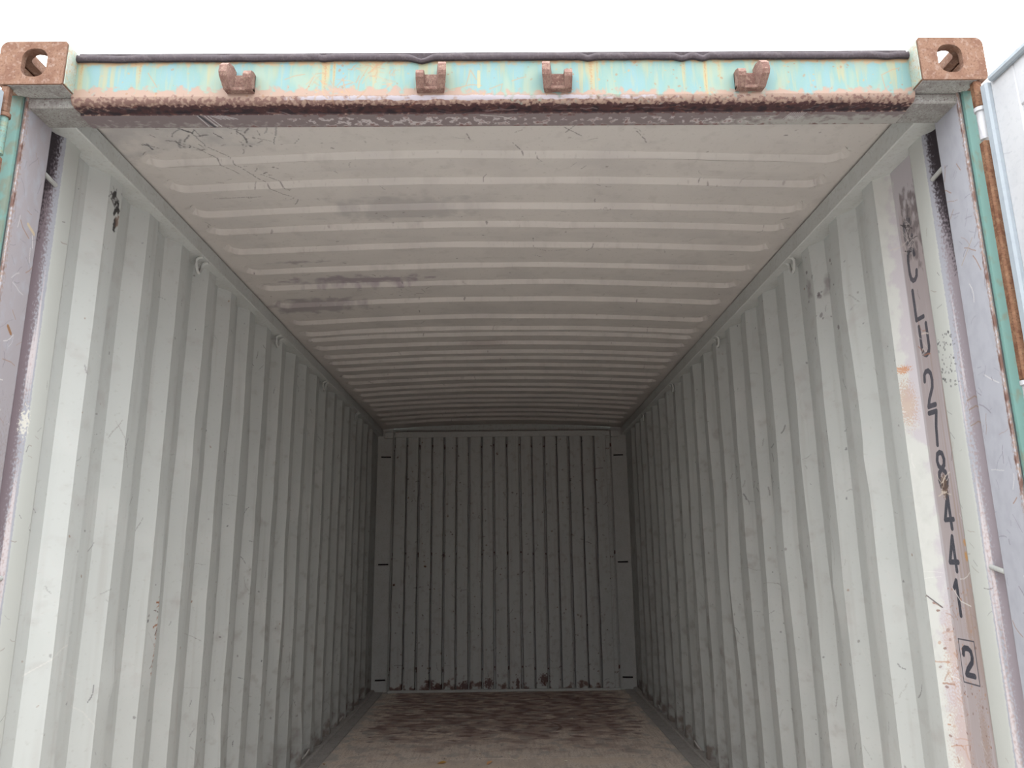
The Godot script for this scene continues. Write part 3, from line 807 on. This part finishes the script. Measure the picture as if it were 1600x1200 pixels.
func build_walls() -> void:
	for s in [-1, 1]:
		var wall := base("wall_left" if s < 0 else "wall_right")
		meta(wall, "pale grey corrugated steel side wall with vertical ribs, chipped near its top" if s < 0 else "pale grey corrugated steel side wall with black container number by the door", "", "", "structure")
		var m: Material = M.left if s < 0 else M.right
		var first := -0.507 if s < 0 else -0.56
		var pitch := 0.281 if s < 0 else 0.279
		var u := func(z: float) -> float: return -z / 6.0
		var v := func(y: float) -> float: return 1.0 - y / 2.4
		# trough beside the post
		if s < 0:
			add(sheet(s, [[XR, -0.372], [XR, -0.447], [XC, first]], 0.0, 2.36, 40, u, v), "corrugated_panel", m, wall)
		else:
			var ub := func(z: float) -> float: return (z + 0.37) / (-0.23)
			var fb := add(sheet(s, [[XR, -0.372], [XR, -0.515], [XC, first]], 0.0, 2.36, 40, ub, v), "number_panel", M.bay, wall)
			fb.set_meta("label", "mauve primed trough with stencilled container number CCLU 278441 2")
		var profs := [[[XR, -0.30], [XR, -0.447 if s < 0 else -0.515], [XC, first]]]
		var z := first
		while z - pitch > ZB + 0.13:
			var f := pitch / 0.278
			profs.append([[XC, z], [XC, z - 0.072 * f], [XR, z - 0.14 * f], [XR, z - 0.210 * f], [XC, z - pitch]])
			add(sheet(s, profs[-1], 0.0, 2.36, 40, u, v), "corrugated_panel", m, wall)
			z -= pitch
		profs.append([[XC, z], [XC, z - 0.05], [1.19, z - 0.075], [1.19, ZB - 0.06]])
		add(sheet(s, profs[-1], 0.0, 2.36, 40, u, v), "corrugated_panel", m, wall)
		# outer skin
		var skin := begin()
		for q in profs:
			var off := []
			for p in q:
				off.append([p[0] + 0.006, p[1]])
			skin.append_from(sheet(s, off, -0.02, 2.36, 12, u, v).commit(), 0, Transform3D.IDENTITY)
		add(skin, "outer_skin", M.turquoise, wall)

var RIBS := [-0.594, -0.778, -0.989, -1.16, -1.367, -1.612, -1.839, -2.095, -2.399, -2.626, -2.752, -2.95, -3.164, -3.329, -3.53, -3.744, -3.948, -4.18, -4.379, -4.615, -4.815, -5.021, -5.285, -5.5, -5.75]

func build_roof() -> void:
	var roof := base("ceiling")
	meta(roof, "pale grey steel roof pressed into shallow cross ribs, scuffed and slightly bowed", "", "", "structure")
	var prev := -0.40
	# columns: fine near the rounded rib ends
	var xs := []
	var xe := 1.085
	var R := 0.045
	var half := [1.20, 1.14, 1.112, xe + 0.0135]
	for i in 7:
		half.append(xe + 0.0 - R + R * cos(PI / 2 * i / 6.0))
	for i in range(1, 13):
		half.append((xe - R) * (1.0 - i / 12.0))
	for i in half.size():
		xs.append(-half[i])
	for i in range(half.size() - 2, -1, -1):
		xs.append(half[i])
	for i in RIBS.size() + 1:
		var far: float = RIBS[i] if i < RIBS.size() else -6.0
		var near := prev if i > 0 else -0.16
		var gap := prev - far
		var wid := clampf(gap * 0.46, 0.05, 0.105)
		var rib := i < RIBS.size()
		var rows := []
		var uvs := []
		for k in 6:
			var row := PackedVector3Array()
			var uv := PackedVector2Array()
			for x in xs:
				var ax := absf(x)
				var cut := 0.0
				if ax > xe - R:
					var t := clampf((ax - (xe - R)) / R, 0, 1)
					cut = minf(0.03, wid * 0.32) * (1.0 - sqrt(maxf(0.0, 1.0 - t * t)))
				var deep := 0.02
				if ax > xe + 0.001: deep = 0.0
				var slope := 0.0135
				var hw := wid * 0.5 - minf(cut, wid * 0.5)
				if deep == 0.0:
					hw = wid * 0.5 - minf(0.03, wid * 0.32)
				var mid := far + slope + wid * 0.5
				var z := 0.0
				var up := 0.0
				if not rib:
					z = lerpf(near, far, k / 5.0)
				else:
					match k:
						0: z = near
						1: z = mid + hw + slope
						2: z = mid + hw; up = deep
						3: z = mid - hw; up = deep
						4: z = mid - hw - slope
						5: z = far
				var wob := dent_noise.get_noise_3d(x * 2.0, 70.0 + i * 3.0, 0) * 0.006
				if k == 0 or k == 5:
					wob = 0.0
				row.append(Vector3(x, roof_y(x, z) + up, z + wob))
				uv.append(Vector2(-z / 6.0, (x + 1.2) / 2.4))
			rows.append(row)
			uvs.append(uv)
		var st := begin()
		grid(st, rows, uvs)
		st.generate_normals()
		add(st, "roof_panel", M.roof, roof)
		prev = far
	# sheet above, so that the roof has thickness
	box_part("outer_skin", Vector3(-1.2, 2.436, -6.03), Vector3(1.2, 2.4385, -0.17), M.turquoise, roof, 0.0005)

var SEAMS := [-1.027, -0.904, -0.788, -0.663, -0.549, -0.434, -0.316, -0.196, -0.083, 0.042, 0.164, 0.280, 0.397, 0.515, 0.630, 0.753, 0.870, 0.995]

func build_end_wall() -> void:
	var wall := base("wall_back")
	meta(wall, "dim corrugated steel end wall with narrow upright ribs, rust stains along its foot", "", "", "structure")
	# flats of the pressed sheet with a narrow deep fold between each two
	for i in SEAMS.size() - 1:
		var st := begin()
		var x0: float = SEAMS[i]
		var x1: float = SEAMS[i + 1]
		var zf := ZB - (0.0 if i % 2 == 0 else 0.006)
		var g0 := 0.0105 if i % 2 == 0 else 0.008
		var g1 := 0.008 if i % 2 == 0 else 0.0105
		var prof := [[x0 + g0 * 0.6, ZB - 0.05], [x0 + g0, zf - 0.004], [x0 + g0 + 0.003, zf], [x1 - g1 - 0.003, zf], [x1 - g1, zf - 0.004], [x1 - g1 * 0.6, ZB - 0.05]]
		var rows := []
		var uvs := []
		for q in prof:
			var row := PackedVector3Array()
			var uv := PackedVector2Array()
			for j in 25:
				var y := 2.31 * j / 24.0
				row.append(Vector3(q[0] + dent_noise.get_noise_3d(q[0] * 9.0, y * 3.0, 5.0) * 0.004, y, q[1] + dent_noise.get_noise_3d(q[0] * 2.0, y * 1.5, 9.0) * 0.006))
				uv.append(Vector2((q[0] + 1.2) / 2.4, 1.0 - y / 2.4))
			rows.append(row)
			uvs.append(uv)
		grid(st, rows, uvs, [0, 1, 2, 1, 3])
		st.generate_normals()
		add(st, "wall_panel", M.end, wall)
	box_part("backing_sheet", Vector3(-1.2, -0.02, ZB - 0.075), Vector3(1.2, 2.43, ZB - 0.062), M.end, wall)
	for s in [-1, 1]:
		# edge board, corner post set back behind a dark gap, block above it
		box_part("edge_flange", Vector3(0.985 if s > 0 else -1.035, 0.0, ZB - 0.05), Vector3(1.025 if s > 0 else -0.985 - 0.043, 2.31, ZB - 0.012), M.end, wall)
		var lo := Vector3(1.045, -0.02, ZB - 0.06)
		var hi := Vector3(1.19, 2.36, ZB - 0.045)
		if s < 0:
			var t := lo.x
			lo.x = -hi.x
			hi.x = -t
		box_part("corner_post", lo, hi, M.paint, wall)
		var bl := Vector3(1.04, 2.262, ZB - 0.045)
		var bh := Vector3(1.12, 2.322, ZB - 0.004)
		if s < 0:
			var t := bl.x
			bl.x = -bh.x
			bh.x = -t
		box_part("corner_block", bl, bh, M.paint, wall)
		for y in [0.105, 1.1, 2.086]:
			var st := begin()
			rod(st, [Vector3(s * 1.06, y, ZB - 0.03), Vector3(s * 1.15, y, ZB - 0.012)], 0.006)
			st.generate_normals()
			add(st, "lashing_bar", M.dark, wall)  # dark tint stands in for the shadow gap under each bar
	box_part("top_rail", Vector3(-1.025, 2.268, ZB - 0.04), Vector3(1.025, 2.322, ZB + 0.012), M.paint, wall, 0.004)
	box_part("bottom_rail", Vector3(-1.035, 0.0, ZB - 0.04), Vector3(1.035, 0.022, ZB + 0.014), M.paint, wall, 0.004)
	box_part("outer_skin", Vector3(-1.21, -0.15, -6.058), Vector3(1.21, 2.436, -6.02), M.turquoise, wall)

func build_floor() -> void:
	var fl := base("floor")
	meta(fl, "brown plywood container floor, dusty and stained with dark oily smears", "", "", "structure")
	var zs := [-0.10, -1.18, -2.36, -3.54, -4.72, -5.90, -6.02]
	for i in zs.size() - 1:
		for x0 in [-1.075]:
			var x1 := 1.075
			var st := begin()
			var rows := []
			var uvs := []
			var zn: float = zs[i] - 0.0015
			var zf: float = zs[i + 1] + 0.0015
			for k in 4:
				var z := [zn, zn, zf, zf][k] as float
				var y := [-0.028, 0.0, 0.0, -0.028][k] as float
				var row := PackedVector3Array([Vector3(x0, -0.028, z), Vector3(x0, y, z), Vector3(x1, y, z), Vector3(x1, -0.028, z)])
				var uv := PackedVector2Array()
				for p in row:
					uv.append(Vector2((p.x + 1.2) / 2.4, -p.z / 6.0))
				rows.append(row)
				uvs.append(uv)
			st.set_smooth_group(-1)
			grid(st, rows, uvs, [-1, -1, -1])
			st.generate_normals()
			add(st, "plywood_board", M.floor, fl)
	for s in [-1, 1]:
		var lo := Vector3(1.078, -0.03, -6.02)
		var hi := Vector3(1.16, 0.003, -0.10)
		var lo2 := Vector3(1.155, -0.16, -6.03)
		var hi2 := Vector3(1.214, 0.02, -0.20)
		if s < 0:
			lo = Vector3(-1.16, -0.03, -6.02); hi = Vector3(-1.078, 0.003, -0.10)
			lo2 = Vector3(-1.214, -0.16, -6.03); hi2 = Vector3(-1.155, 0.02, -0.20)
		box_part("edge_strip", lo, hi, M.steel_strip, fl)
		box_part("bottom_rail", lo2, hi2, M.steel_strip, fl, 0.006)
	box_part("underframe", Vector3(-1.16, -0.15, -6.02), Vector3(1.16, -0.031, -0.10), M.dark, fl)

func build_frame() -> void:
	var fr := base("container_frame")
	meta(fr, "rusty turquoise and grey steel door frame of the container with pierced corner castings", "container frame")
	# header beam
	var ln := head_lengths()
	var total: float = ln[-1]
	var st := begin()
	var rows := []
	var uvs := []
	var nx := 260
	var lump := FastNoiseLite.new()
	lump.seed = 77
	lump.frequency = 22.0
	lump.fractal_octaves = 3
	for k in HEAD.size():
		var row := PackedVector3Array()
		var uv := PackedVector2Array()
		for j in nx + 1:
			var x := lerpf(-1.06, 1.06, j / float(nx))
			var w := [0.0, 0.15, 0.5, 0.9, 1.0, 1.0, 0.6, 0.1, 0.0, 0.0][k] as float
			if k >= 8 or k == 0: w = 0.0
			var dd := lump.get_noise_2d(x, HEAD[k][1] * 3.0) * 0.0035 * w
			row.append(Vector3(x, HEAD[k][0] + dd, HEAD[k][1] + dd))
			uv.append(Vector2((x + 1.06) / 2.12, ln[k] / total))
		rows.append(row)
		uvs.append(uv)
	grid(st, rows, uvs, [0, 1, 1, 1, 1, 2, 3, 4, 5])
	st.generate_normals()
	var head := add(st, "header_beam", M.header, fr)
	head.set_meta("label", "turquoise header beam streaked with rust and flaking underneath")
	box_part("header_web", Vector3(-1.06, 2.345, -0.168), Vector3(1.06, 2.436, -0.06), M.lip, head, 0.002)
	# lip along its top, dented in places
	st = begin()
	rows = []
	uvs = []
	var notch := [[505, 10, 0.006], [515, 4, 0.005], [659, 24, 0.016], [920, 14, 0.008], [1068, 16, 0.010], [1100, 14, 0.010], [350, 14, 0.003], [190, 40, 0.003], [1395, 20, 0.004]]
	for k in 6:
		var row := PackedVector3Array()
		var uv := PackedVector2Array()
		for j in nx + 1:
			var x := lerpf(-1.056, 1.056, j / float(nx))
			var dip := 0.0
			for q in notch:
				dip += q[2] * exp(-pow((x - px(q[0])) / (q[1] * 0.0009), 2))
			dip += lump.get_noise_2d(x * 0.6, 31.0) * 0.0022
			var yz: Array = [[2.430, -0.075], [2.4205, -0.046], [2.4185, -0.040], [2.406, -0.039], [2.4025, -0.042], [2.4025, -0.052]][k]
			row.append(Vector3(x, yz[0] - dip * (1.0 if k < 3 else 0.55), yz[1]))
			uv.append(Vector2(x, k))
		rows.append(row)
		uvs.append(uv)
	grid(st, rows, uvs, [0, 1, 1, 1, 2])
	st.generate_normals()
	add(st, "top_lip", M.lip, head).set_meta("label", "dark dented lip along the top edge")
	# door cam keepers
	for q in [[-0.637, -1], [-0.1625, 1], [0.1575, -1], [0.6385, 1]]:
		keeper(head, q[0], q[1])
	# gussets closing the corners behind the castings
	for s in [-1, 1]:
		var gl := Vector3(1.058, 2.2845, -0.166)
		var gh := Vector3(1.215, 2.312, -0.062)
		if s < 0:
			gl = Vector3(-1.215, 2.2845, -0.166); gh = Vector3(-1.058, 2.312, -0.062)
		box_part("corner_gusset", gl, gh, M.gusset, fr, 0.004)
		casting(fr, s)
		casting_low(fr, s)
		post(fr, s)
		# top side rail with lashing rings
		var rs := begin()
		rail(rs, s)
		var rl := add(rs, "top_rail", M.paint, fr)
		for z in ([-1.226, -2.363, -3.495, -4.68] if s < 0 else [-1.272, -2.443, -3.655, -4.86]):
			ring(rl, s, z, rail_top(z) - 0.062)
		for z in ([-2.45, -3.53, -4.56] if s < 0 else [-2.5, -3.62, -4.82]):
			var b := begin()
			rod(b, [Vector3(s * 1.195, 0.022, z + 0.04), Vector3(s * 1.172, 0.05, z + 0.034), Vector3(s * 1.166, 0.066, z), Vector3(s * 1.172, 0.05, z - 0.034), Vector3(s * 1.195, 0.022, z - 0.04)], 0.006)
			b.generate_normals()
			add(b, "lashing_ring", M.steel_strip, rl)
	box_part("door_sill", Vector3(-1.2, -0.165, -0.10), Vector3(1.2, -0.004, -0.01), M.turquoise, fr, 0.008)
	box_part("threshold_plate", Vector3(-1.17, -0.03, -0.2), Vector3(1.17, 0.002, -0.05), M.steel_strip, fr, 0.002)

func keeper(parent: Node, x: float, tall: int) -> void:
	# a plate on the header with two ears and a shelf between them; one ear rises to a peak
	var w := 0.034
	var st := begin()
	box(st, Vector3(-w, 0.0, -0.002), Vector3(w, 0.047, 0.006), 0.002)
	# shelf
	box(st, Vector3(-w, -0.003, 0.0), Vector3(w, 0.006, 0.018), 0.0015)
	for s in [-1, 1]:
		var x0: float = s * w
		var inner: float = s * (w - 0.019)
		var hi := 0.0455
		var prof := []
		if s == tall:
			prof = [Vector2(0.0, -0.003), Vector2(0.020, -0.002), Vector2(0.046, 0.020), Vector2(0.050, 0.030), Vector2(0.047, 0.050), Vector2(0.036, 0.062), Vector2(0.016, 0.064), Vector2(0.0, 0.058)]
		else:
			prof = [Vector2(0.0, -0.003), Vector2(0.020, -0.002), Vector2(0.040, 0.018), Vector2(0.042, 0.028), Vector2(0.036, 0.040), Vector2(0.018, 0.047), Vector2(0.0, 0.048)]
		var lean := -0.008 * tall if s == tall else 0.0
		var A := []
		var B := []
		for p in prof:
			var sh: float = lean * p.x / 0.05 * -1.0
			A.append(Vector3(x0 + sh, p.y, p.x))
			B.append(Vector3(inner + sh, p.y, p.x))
		st.set_smooth_group(-1)
		var fa := A.duplicate()
		var fb := B.duplicate()
		if s > 0: fb.reverse()
		else: fa.reverse()
		face(st, fa)
		face(st, fb)
		for i in A.size():
			var j := (i + 1) % A.size()
			var q := [A[i], A[j], B[j], B[i]]
			if s < 0: q.reverse()
			face(st, q)
	st.generate_normals()
	var k := add(st, "cam_keeper", M.bracket, parent)
	k.position = Vector3(x, 2.315, -0.05)
	k.set_meta("label", "rusty welded cam keeper bracket on the header")

func oval(hw: float, hh: float, r: float) -> PackedVector2Array:
	var p := PackedVector2Array()
	for c in 4:
		var cx := (hw - r) * (1 if c in [0, 3] else -1)
		var cy := (hh - r) * (1 if c < 2 else -1)
		for i in 6:
			var a := PI / 2 * c + PI / 2 * i / 5.0
			p.append(Vector2(cx + r * cos(a), cy + r * sin(a)))
	return p

func poly(p: PackedVector2Array, depth: float, op: int) -> CSGPolygon3D:
	var c := CSGPolygon3D.new()
	c.polygon = p
	c.depth = depth
	c.operation = op
	return c

func casting(fr: Node, s: int) -> void:
	# ISO corner: 162 wide, 118 high, 178 long, hollow, with an oval hole in front, side and top
	var c := CSGCombiner3D.new()
	c.name = "corner_casting"
	c.position = Vector3(s * 1.138, 2.371, -0.089)
	fr.add_child(c, true)
	c.set_meta("label", "rust brown pierced corner casting at the %s end of the header" % ("left" if s < 0 else "right"))
	# outline with a large outer top corner
	var hw := 0.081
	var hh := 0.059
	var out := PackedVector2Array()
	var rad := [[1, -1, 0.008], [1, 1, 0.02], [-1, 1, 0.004], [-1, -1, 0.004]]
	for q in rad:
		var r: float = q[2]
		var cx: float = q[0] * (hw - r)
		var cy: float = q[1] * (hh - r)
		var a0 := atan2(q[1], q[0]) - PI / 4
		for i in 6:
			var a := a0 + PI / 2 * i / 5.0
			out.append(Vector2((cx + r * cos(a)) * s, cy + r * sin(a)))
	if s < 0:
		out.reverse()
	var body := poly(out, 0.178, CSGShape3D.OPERATION_UNION)
	body.name = "body"
	body.position.z = 0.089
	c.add_child(body)
	var cav := CSGBox3D.new()
	cav.name = "cavity"
	cav.size = Vector3(0.118, 0.078, 0.146)
	cav.position = Vector3(0, -0.006, 0)
	cav.operation = CSGShape3D.OPERATION_SUBTRACTION
	c.add_child(cav)
	var front := poly(oval(0.031, 0.039, 0.026), 0.06, CSGShape3D.OPERATION_SUBTRACTION)
	front.name = "front_hole"
	front.position = Vector3(-s * 0.006, 0.0, 0.11)
	c.add_child(front)
	var side := poly(oval(0.040, 0.034, 0.026), 0.06, CSGShape3D.OPERATION_SUBTRACTION)
	side.name = "side_hole"
	side.rotation.y = PI / 2
	side.position = Vector3(0.11 if s > 0 else -0.05, -0.004, 0)
	c.add_child(side)
	var top := poly(oval(0.0318, 0.062, 0.0315), 0.09, CSGShape3D.OPERATION_SUBTRACTION)
	top.name = "top_hole"
	top.rotation.x = -PI / 2
	top.position = Vector3(0, 0.10, 0)
	c.add_child(top)
	for k in c.get_children():
		k.material = M.rust
	# paint left on the faces that look inwards and down
	box_part("painted_side", Vector3(-s * 0.0825 - 0.0012, -0.056, -0.085), Vector3(-s * 0.0825 + 0.0012, 0.054, 0.084), M.casting_paint, c, 0.001)
	box_part("painted_underside", Vector3(-0.0805 if s > 0 else -0.055, -0.0605, -0.085), Vector3(0.055 if s > 0 else 0.0805, -0.058, 0.084), M.gusset, c, 0.001)

func casting_low(fr: Node, s: int) -> void:
	var c := CSGCombiner3D.new()
	c.name = "corner_casting"
	c.position = Vector3(s * 1.138, -0.106, -0.089)
	fr.add_child(c, true)
	c.set_meta("label", "rusty bottom corner casting under the %s post" % ("left" if s < 0 else "right"))
	var body := poly(oval(0.081, 0.059, 0.008), 0.178, CSGShape3D.OPERATION_UNION)
	body.name = "body"
	body.position.z = 0.089
	c.add_child(body)
	var front := poly(oval(0.031, 0.039, 0.026), 0.09, CSGShape3D.OPERATION_SUBTRACTION)
	front.name = "front_hole"
	front.position = Vector3(0, 0.0, 0.11)
	c.add_child(front)
	for k in c.get_children():
		k.material = M.rust

func post(fr: Node, s: int) -> void:
	var ln := post_lengths()
	var total: float = ln[-1]
	var st := begin()
	var rows := []
	var uvs := []
	for k in POST_PROFILE.size():
		var row := PackedVector3Array()
		var uv := PackedVector2Array()
		for j in 41:
			var y := lerpf(-0.05, 2.36, j / 40.0)
			var wob := dent_noise.get_noise_3d(s * 7.0 + k, y * 2.0, 3.0) * 0.001
			row.append(Vector3(s * (POST_PROFILE[k][0] + wob), y, POST_PROFILE[k][1]))
			uv.append(Vector2(ln[k] / total, (2.4 - y) / 2.56))
		rows.append(row)
		uvs.append(uv)
	#           0  1  2  3  4  5  6  7  8  9 10 11 12 13 14 15 16
	grid(st, rows, uvs, [0, 1, 2, 2, 2, 3, 4, 4, 5, 5, 5, 5, 5, 5, 5, 6, 7])
	st.generate_normals()
	var p := add(st, "corner_post", M.post_l if s < 0 else M.post_r, fr)
	p.set_meta("label", "scratched grey door post with bare dark channel and turquoise front at the %s" % ("left" if s < 0 else "right"))
	# solid core behind the jamb and its outer side
	box_part("post_core", Vector3(1.176 if s > 0 else -1.2195, -0.05, -0.172), Vector3(1.2195 if s > 0 else -1.176, 2.312, -0.062), M.turquoise, p, 0.001)
	for y in [0.15, 1.137, 2.166]:
		var b := begin()
		rod(b, [Vector3(s * 1.176, y - 0.004, -0.165), Vector3(s * 1.200, y + 0.008, -0.272)], 0.0062, 10)
		b.generate_normals()
		add(b, "lashing_bar", M.paint, p)
	# rusted hinge bar with gaps where the hinges sit
	var spans := [[2.312, 2.240], [2.150, 1.555], [1.468, 0.85], [0.76, 0.05]]
	if s < 0:
		spans = [[2.312, 2.240], [2.127, 1.45], [1.34, 0.75], [0.66, 0.05]]
	for q in spans:
		box_part("hinge_bar", Vector3(1.183 if s > 0 else -1.207, q[1], -0.026), Vector3(1.203 if s > 0 else -1.187, q[0], -0.004), M.brown if s > 0 else M.rust, p, 0.004)
	for i in 3:
		var y1: float = spans[i][1] - 0.008
		var y0: float = spans[i + 1][0] + 0.006
		var h := begin()
		rod(h, [Vector3(s * 1.197, y0, -0.016), Vector3(s * 1.197, y1, -0.016)], 0.0125, 14)
		h.generate_normals()
		add(h, "hinge_knuckle", M.white if s > 0 else M.turquoise, p)
		var t := begin()
		rod(t, [Vector3(s * 1.195, y1 - 0.002, -0.015), Vector3(s * 1.195, y1 + 0.008, -0.015)], 0.0150, 14)
		t.generate_normals()
		add(t, "hinge_collar", M.white if s > 0 else M.rust, p)

func rail(st: SurfaceTool, s: int) -> void:
	# box rail that follows the slight fall of the roof
	var prof := [[1.219, 0.0], [1.143, 0.0], [1.140, -0.003], [1.140, -0.056], [1.143, -0.059], [1.219, -0.059]]
	var rows := []
	var uvs := []
	for q in prof:
		var row := PackedVector3Array()
		var uv := PackedVector2Array()
		for j in 25:
			var z := lerpf(-0.166, -6.02, j / 24.0)
			row.append(Vector3(s * q[0], rail_top(z) + q[1] - (0.008 if s > 0 and q[1] < -0.01 else 0.0), z))
			uv.append(Vector2(z, q[0]))
		rows.append(row)
		uvs.append(uv)
	grid(st, rows, uvs)
	st.generate_normals()

func ring(parent: Node, s: int, z: float, y: float) -> void:
	var pts := []
	var ctl := [Vector3(1.142, 0.0, 0.030), Vector3(1.156, -0.002, 0.031), Vector3(1.166, -0.010, 0.030), Vector3(1.169, -0.028, 0.026), Vector3(1.169, -0.046, 0.014), Vector3(1.168, -0.054, 0.0)]
	for c in ctl:
		pts.append(Vector3(s * c.x, y + c.y, z + c.z))
	for i in range(ctl.size() - 2, -1, -1):
		pts.append(Vector3(s * ctl[i].x, y + ctl[i].y, z - ctl[i].z))
	var st := begin()
	rod(st, pts, 0.0065, 8)
	st.generate_normals()
	add(st, "lashing_ring", M.paint, parent)

func build_doors() -> void:
	for s in [1, -1]:
		var d := base("door_1" if s > 0 else "door_2", Vector3(s * 1.203, 0.0, 0.012))
		meta(d, "white painted container door swung open beside the right post" if s > 0 else "white painted container door swung open beside the left post", "", "", "structure")
		# built for the right side: inner face at x = 0 looking towards -x, leaf running to +z
		d.rotation.y = 0.02 * s if s > 0 else -0.05
		var top := 2.292
		var L := 1.16
		var th := 0.05
		var o := func(called: String, lo: Vector3, hi: Vector3, m: Material, ch: float) -> void:
			if s < 0:
				var t := lo.x
				lo.x = -hi.x
				hi.x = -t
			box_part(called, lo, hi, m, d, ch)
		o.call("hinge_stile", Vector3(0, 0.0, 0.0), Vector3(th, top, 0.10), M.white, 0.004)
		o.call("lock_stile", Vector3(0, 0.0, L - 0.10), Vector3(th, top, L), M.white, 0.004)
		o.call("top_rail", Vector3(0, top - 0.12, 0.10), Vector3(th, top, L - 0.10), M.white, 0.003)
		o.call("bottom_rail", Vector3(0, 0.0, 0.10), Vector3(th, 0.12, L - 0.10), M.white, 0.003)
		o.call("gasket", Vector3(-0.014, 0.0, -0.010), Vector3(0.004, top - 0.002, 0.016), M.gasket, 0.005)
		o.call("gasket", Vector3(-0.014, top - 0.012, 0.022), Vector3(0.004, top + 0.006, L), M.gasket, 0.005)
		# sheet pressed into three broad level ridges
		var prof := []
		var y := 0.12
		prof.append([y, 0.004])
		for k in 3:
			var c := 0.12 + (top - 0.24) * (k + 0.5) / 3.0
			for q in [[-0.24, 0.004], [-0.20, 0.036], [0.20, 0.036], [0.24, 0.004]]:
				prof.append([c + q[0], q[1]])
		prof.append([top - 0.12, 0.004])
		var rows := []
		var uvs := []
		for q in prof:
			rows.append(PackedVector3Array([Vector3(s * q[1], q[0], 0.099), Vector3(s * q[1], q[0], L - 0.099)]))
			uvs.append(PackedVector2Array([Vector2(0, q[0]), Vector2(1, q[0])]))
		var st := begin()
		grid(st, rows, uvs)
		st.generate_normals()
		add(st, "door_panel", M.white, d)

func build_litter() -> void:
	var tan_leaf := mat(null, 0.8, 0.3, rgb(206, 168, 104))
	var pink_leaf := mat(null, 0.8, 0.3, rgb(196, 150, 112))
	var spots := [[-1.05, -3.43, 0.3, 0.024, 0, "tan scrap of dry leaf on the floor beside the left wall"], [-0.363, -3.42, 1.2, 0.030, 0, "yellow curled dry leaf at the lower edge, left of the floor's middle"], [-0.084, -3.405, 2.4, 0.024, 1, "brownish dry leaf at the lower edge near the floor's middle"]]
	for q in spots:
		var st := begin()
		var rows := []
		var uvs := []
		for i in 7:
			var t := i / 6.0
			var wd: float = q[3] * (sin(PI * t) * 0.55 + 0.06) * (1.0 - 0.3 * t)
			var row := PackedVector3Array()
			var uv := PackedVector2Array()
			for j in 5:
				var a := (j - 2) / 2.0
				row.append(Vector3(wd * a, 0.0015 + absf(a) * wd * 0.7 + 0.012 * t * t, (t - 0.5) * q[3] * 2.0))
				uv.append(Vector2(j, i))
			rows.append(row)
			uvs.append(uv)
		grid(st, rows, uvs, [0, 0, 0, 0, 0, 0])
		st.generate_normals()
		var o := add(st, "dry_leaf", tan_leaf if q[4] == 0 else pink_leaf, self)
		o.position = Vector3(q[0], 0.001, q[1])
		o.rotation.y = q[2]
		meta(o, q[5], "leaf", "dry leaves on the container floor")
	var flake := mat(null, 0.8, 0.3, rgb(214, 204, 190))
	var at := [[0.50, -4.72, 0.009, "pale paint flake lying alone far back on the dark floor"], [0.07, -3.52, 0.014, "long pale paint flake on the floor near its middle"], [0.03, -3.66, 0.008, "small pale paint flake behind the long flake on the floor"], [-0.16, -3.62, 0.007, "small round paint flake on the floor left of its middle"], [0.52, -3.55, 0.010, "pale paint flake on the lighter patch of floor"], [0.36, -3.47, 0.010, "pale paint chip at the near side of the lighter patch"]]
	var n := 0
	for q in at:
		var st := begin()
		var r: float = q[2]
		var up := []
		var dn := []
		for i in 7:
			var a := TAU * i / 7.0
			var rr := r * (0.7 + 0.45 * absf(sin(i * 2.3 + n)))
			up.append(Vector3(cos(a) * rr * 1.5, 0.003 + 0.002 * sin(a), sin(a) * rr))
			dn.append(Vector3(cos(a) * rr * 1.5, 0.0, sin(a) * rr))
		st.set_smooth_group(-1)
		face(st, up)
		for i in 7:
			face(st, [up[i], dn[i], dn[(i + 1) % 7], up[(i + 1) % 7]])
		st.generate_normals()
		var o := add(st, "paint_flake", flake, self)
		o.position = Vector3(q[0], 0.0005, q[1])
		o.rotation.y = n * 1.1
		meta(o, q[3], "paint flake", "paint flakes on the container floor")
		n += 1
